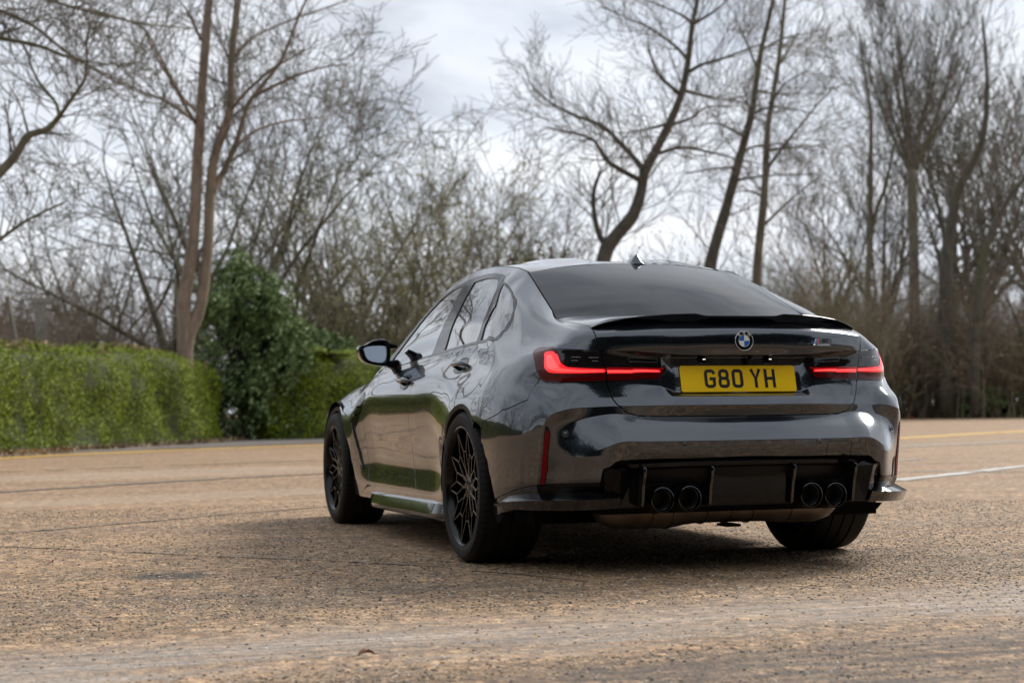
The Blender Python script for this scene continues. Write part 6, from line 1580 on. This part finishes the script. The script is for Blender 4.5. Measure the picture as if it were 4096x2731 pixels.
# ---- dark glossy evergreen shrub between the hedges
def shrub(name, x, y, w, d, h, n, seed, label, mat, size=.055, dips=.5):
    rnd = random.Random(seed); root = empty(name, (x, y, 0)); tag(root, label, 'shrub'); pts = []; sg = Seg()
    lobes = [(rnd.uniform(-.42, .42)*w, rnd.uniform(-.3, .3)*d, rnd.uniform(.12, .8)*h, rnd.uniform(.10, .2)*w, rnd.uniform(.07, .16)*h) for _ in range(7)] + [(0, 0, h*.36, w*.5, h*.40), (-w*.16, 0, h*.62, w*.34, h*.30), (w*.2, 0, h*.58, w*.34, h*.26), (-w*.08, 0, h*.84, w*.17, h*.19), (w*.28, 0, h*.26, w*.32, h*.28), (-w*.28, 0, h*.24, w*.28, h*.26), (w*.12, .1, h*.78, w*.2, h*.16)]
    for k in range(n):
        lx, ly, lz, rx, rz_ = rnd.choice(lobes); a = Vector((rnd.gauss(0, 1), rnd.gauss(0, 1), rnd.gauss(0, 1))).normalized(); r = rnd.uniform(.62, 1.0)**.5
        nz = noise.noise(Vector((a.x*2.1+lx, a.y*2.1, a.z*2.1+seed+lz)))*.85
        p = Vector((lx+a.x*rx*(r+nz), ly+a.y*d*.5*(r+nz), lz+a.z*rz_*(r+nz)))
        if p.z < .05 or noise.noise(p*2.4) < -.30: continue
        pts.append(p)
    for k in range(30):
        lx, ly, lz, rx, rz_ = rnd.choice(lobes); sg.add(Vector((rnd.gauss(0, .1), rnd.gauss(0, .1), 0)), Vector((lx+rnd.gauss(0, .3), ly, lz+rnd.uniform(0, .6)*rz_)), .03, .01)
    lv, lfc = leafcloud(pts, rnd, size); link('foliage', pymesh('foliage', lv, lfc, False), root, mat)
    V, F = sg.thin; link('stems', pymesh('stems', V, F, False), root, M_twigdk)
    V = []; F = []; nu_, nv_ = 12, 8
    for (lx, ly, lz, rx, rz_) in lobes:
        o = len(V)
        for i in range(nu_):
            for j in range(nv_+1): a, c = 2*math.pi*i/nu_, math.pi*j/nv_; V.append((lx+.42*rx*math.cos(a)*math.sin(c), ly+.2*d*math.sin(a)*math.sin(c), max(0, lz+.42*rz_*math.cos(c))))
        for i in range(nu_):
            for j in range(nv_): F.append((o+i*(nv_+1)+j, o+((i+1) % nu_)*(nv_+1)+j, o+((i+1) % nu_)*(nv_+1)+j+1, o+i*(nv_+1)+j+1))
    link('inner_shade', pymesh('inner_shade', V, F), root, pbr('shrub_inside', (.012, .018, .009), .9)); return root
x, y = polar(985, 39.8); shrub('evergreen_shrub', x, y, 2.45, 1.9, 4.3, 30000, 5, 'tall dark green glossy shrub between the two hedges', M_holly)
x, y = polar(1240, 45.5); shrub('evergreen_shrub', x, y, 3.6, 2.4, 3.0, 12000, 6, 'dark evergreen bush half hidden behind the farther hedge', M_holly, .07)
x, y = polar(3960, 86); shrub('evergreen_shrub', x, y, 3.4, 2, 1.5, 3500, 7, 'low green bush at the foot of the right-hand wood', M_holly, .09)
x, y = polar(2250, 62); shrub('evergreen_shrub', x, y, 8.5, 3, 6.2, 22000, 8, 'broad olive-brown bush showing above the car roof', leafmat('olive_leaf', [(.2, (.06, .052, .018)), (.5, (.125, .105, .035)), (.8, (.20, .165, .055))]), .09)
M_olive = leafmat('budding_leaf', [(.2, (.10, .095, .035)), (.5, (.19, .175, .065)), (.8, (.30, .28, .10))])
for i, (px, d_, w_, h_, l_) in enumerate(((1420, 50, 4.5, 3.4, 'low olive bush behind the farther hedge, left of the car window'), (1640, 54, 5.0, 4.4, 'tall olive bush behind the farther hedge, nearest the car roof'), (1310, 56, 4.0, 5.0, 'narrow olive bush rising behind the dark shrub'))):
    x, y = polar(px, d_); shrub('budding_bush', x, y, w_, 3, h_, 7000, 40+i, l_, M_olive, .05)
rl = random.Random(14); pts = []
for k in range(5000):
    s_ = l1*rl.random(); c = s1(s_, 0, -.35*rl.random()**1.6-.05); c.z = .06+rl.random()*.05; pts.append(c)
lv, lfc = leafcloud(pts, rl, .045); tag(link('hedge_litter', pymesh('hedge_litter', lv, lfc, False), None, M_litter), kind='stuff')
for i, (px, d_) in enumerate(((60, 100), (330, 104))):
    x, y = polar(px, d_); shrub('evergreen_shrub', x, y, 4, 3, 6.5, 6000, 20+i, ('far dark conifer above the near hedge at the left edge', 'far dark conifer above the near hedge, second from the left')[i], leafmat('conifer_leaf_%d' % i, [(.2, (.03, .035, .025)), (.7, (.07, .07, .045))]), .13)
ev = shrub('reflection_evergreen', -8, -33, 8, 6, 10, 9000, 31, 'dark evergreen added outside the picture to darken the reflections in the rear of the car', leafmat('reflection_dark_needles', [(.2, (.012, .020, .014)), (.7, (.032, .045, .028))]), .22)  # unseen dark trees added behind the camera so rear panels reflect dark
ev['category'] = 'tree'; ev['group'] = 'evergreens added for dark reflections in the car'
for k in range(15):
    a = R(128+k*9.5); c = copy_tree(ev, None); c.location = (CAMP.x+rnd.uniform(22, 26)*math.sin(a), CAMP.y+rnd.uniform(22, 26)*math.cos(a), 0); c.rotation_euler = (0, 0, rnd.uniform(0, 6)); c.scale = [rnd.uniform(1.2, 1.75)]*3
# ---------------------------------------------------------------- fence and post behind the near hedge
M_gal = pbr('weathered_green_steel', (.22, .25, .21), .6); M_conc = worn('old_concrete', (.33, .32, .28), .4, (.22, .21, .17))
fe = empty('rail_fence', (-6, 34, 0)); tag(fe, 'pale green metal rail fence glimpsed behind the near hedge', 'fence')
fa, fb_ = Vector((-3, 2.2, 0)), Vector((13, 7.5, 0))
for z in (1.35, 1.80, 2.35):
    b = MB(); b.tube([fa+Vector((0, 0, z)), fb_+Vector((0, 0, z))], .035, 6); b.build('rail', M_gal, fe)
for k in range(8):
    p = fa.lerp(fb_, k/7); b = MB(); b.box((p.x-.04, p.y-.04, 0), (p.x+.04, p.y+.04, 2.5)); b.build('post', M_gal, fe)
x, y = polar(162, 44); b = MB(); b.box((-.14, -.12, 0), (.14, .12, 3.45)); b.box((-.24, -.14, 3.45), (.24, .14, 3.62)); o = b.build('concrete_post', M_conc, bevel=.02); o.location = (x, y, 0); tag(o, 'lone mossy concrete post standing behind the near hedge', 'post')
x, y = polar(60, 36); b = MB(); b.tube([(.25, 0, 0), (.1, 0, 1.6), (-.16, 0, 3.1)], [.07, .05, .045], 7); o = b.build('tree_stump', M_bark, smooth=True); o.location = (x, y, 0); tag(o, 'thin broken trunk leaning at the left edge behind the near hedge', 'tree')
# ---- small things in the wood on the right
x, y = polar(3835, 91); b = MB(); b.box((-1.1, -.03, 1.75), (1.1, .03, 2.75)); b.box((-1.15, -.05, 0), (-1.07, .05, 2.8)); b.box((1.07, -.05, 0), (1.15, .05, 2.8)); o = b.build('board', pbr('teal_paint', (.03, .13, .14), .5)); o.location = (x, y, 0); o.rotation_euler = (0, 0, -.5); tag(o, 'teal board on two posts deep among the right-hand trees', 'board')
x, y = polar(3642, 86); mk_ = empty('marker_post', (x, y, 0)); tag(mk_, 'small white and orange marker post among the trees right of the car', 'post')
b = MB(); b.lathe([(0, .13), (1.25, .12), (1.25, 0)], 12, 'z'); b.build('orange_band', pbr('orange_plastic', (.45, .13, .06), .5), mk_, smooth=True)
b = MB(); b.lathe([(1.25, .14), (1.75, .13), (1.8, 0)], 12, 'z'); b.build('white_top', pbr('white_plastic', (.6, .6, .6), .5), mk_, smooth=True)
# ---- dead leaves on the slab
def dead_leaf(x, y, s, rz, label):
    V = []; F = []; pr = [(0, .0), (.25, .34), (.5, .42), (.75, .28), (1, 0)]
    for i, (t, w) in enumerate(pr):
        for sgn in (-1, 0, 1): V.append(((t-.5)*2*s, sgn*w*s, .012*s/.02*abs(math.sin(t*3.1))*(.5 if sgn == 0 else 1.1)+.004))
    for i in range(4):
        for k in range(2): F.append((i*3+k, i*3+k+1, (i+1)*3+k+1, (i+1)*3+k))
    b = MB(); b.add(V, F); b.tube([(-s, 0, .008), (-s*1.5, .1*s, .004)], .0008, 4); o = b.build('fallen_leaf', pbr('brown_leaf', (.16, .065, .03), .7), recalc=False); o.location = (x, y, .001); o.rotation_euler = (0, 0, rz); tag(o, label, 'leaf')
dead_leaf(-1.98, -2.70, .030, .3, 'orange-brown dead leaf lying on the slab at the bottom edge')
dead_leaf(-2.69, .68, .030, 1.2, 'curled dark dead leaf lying on the slab left of the dark patch')

number_rows()
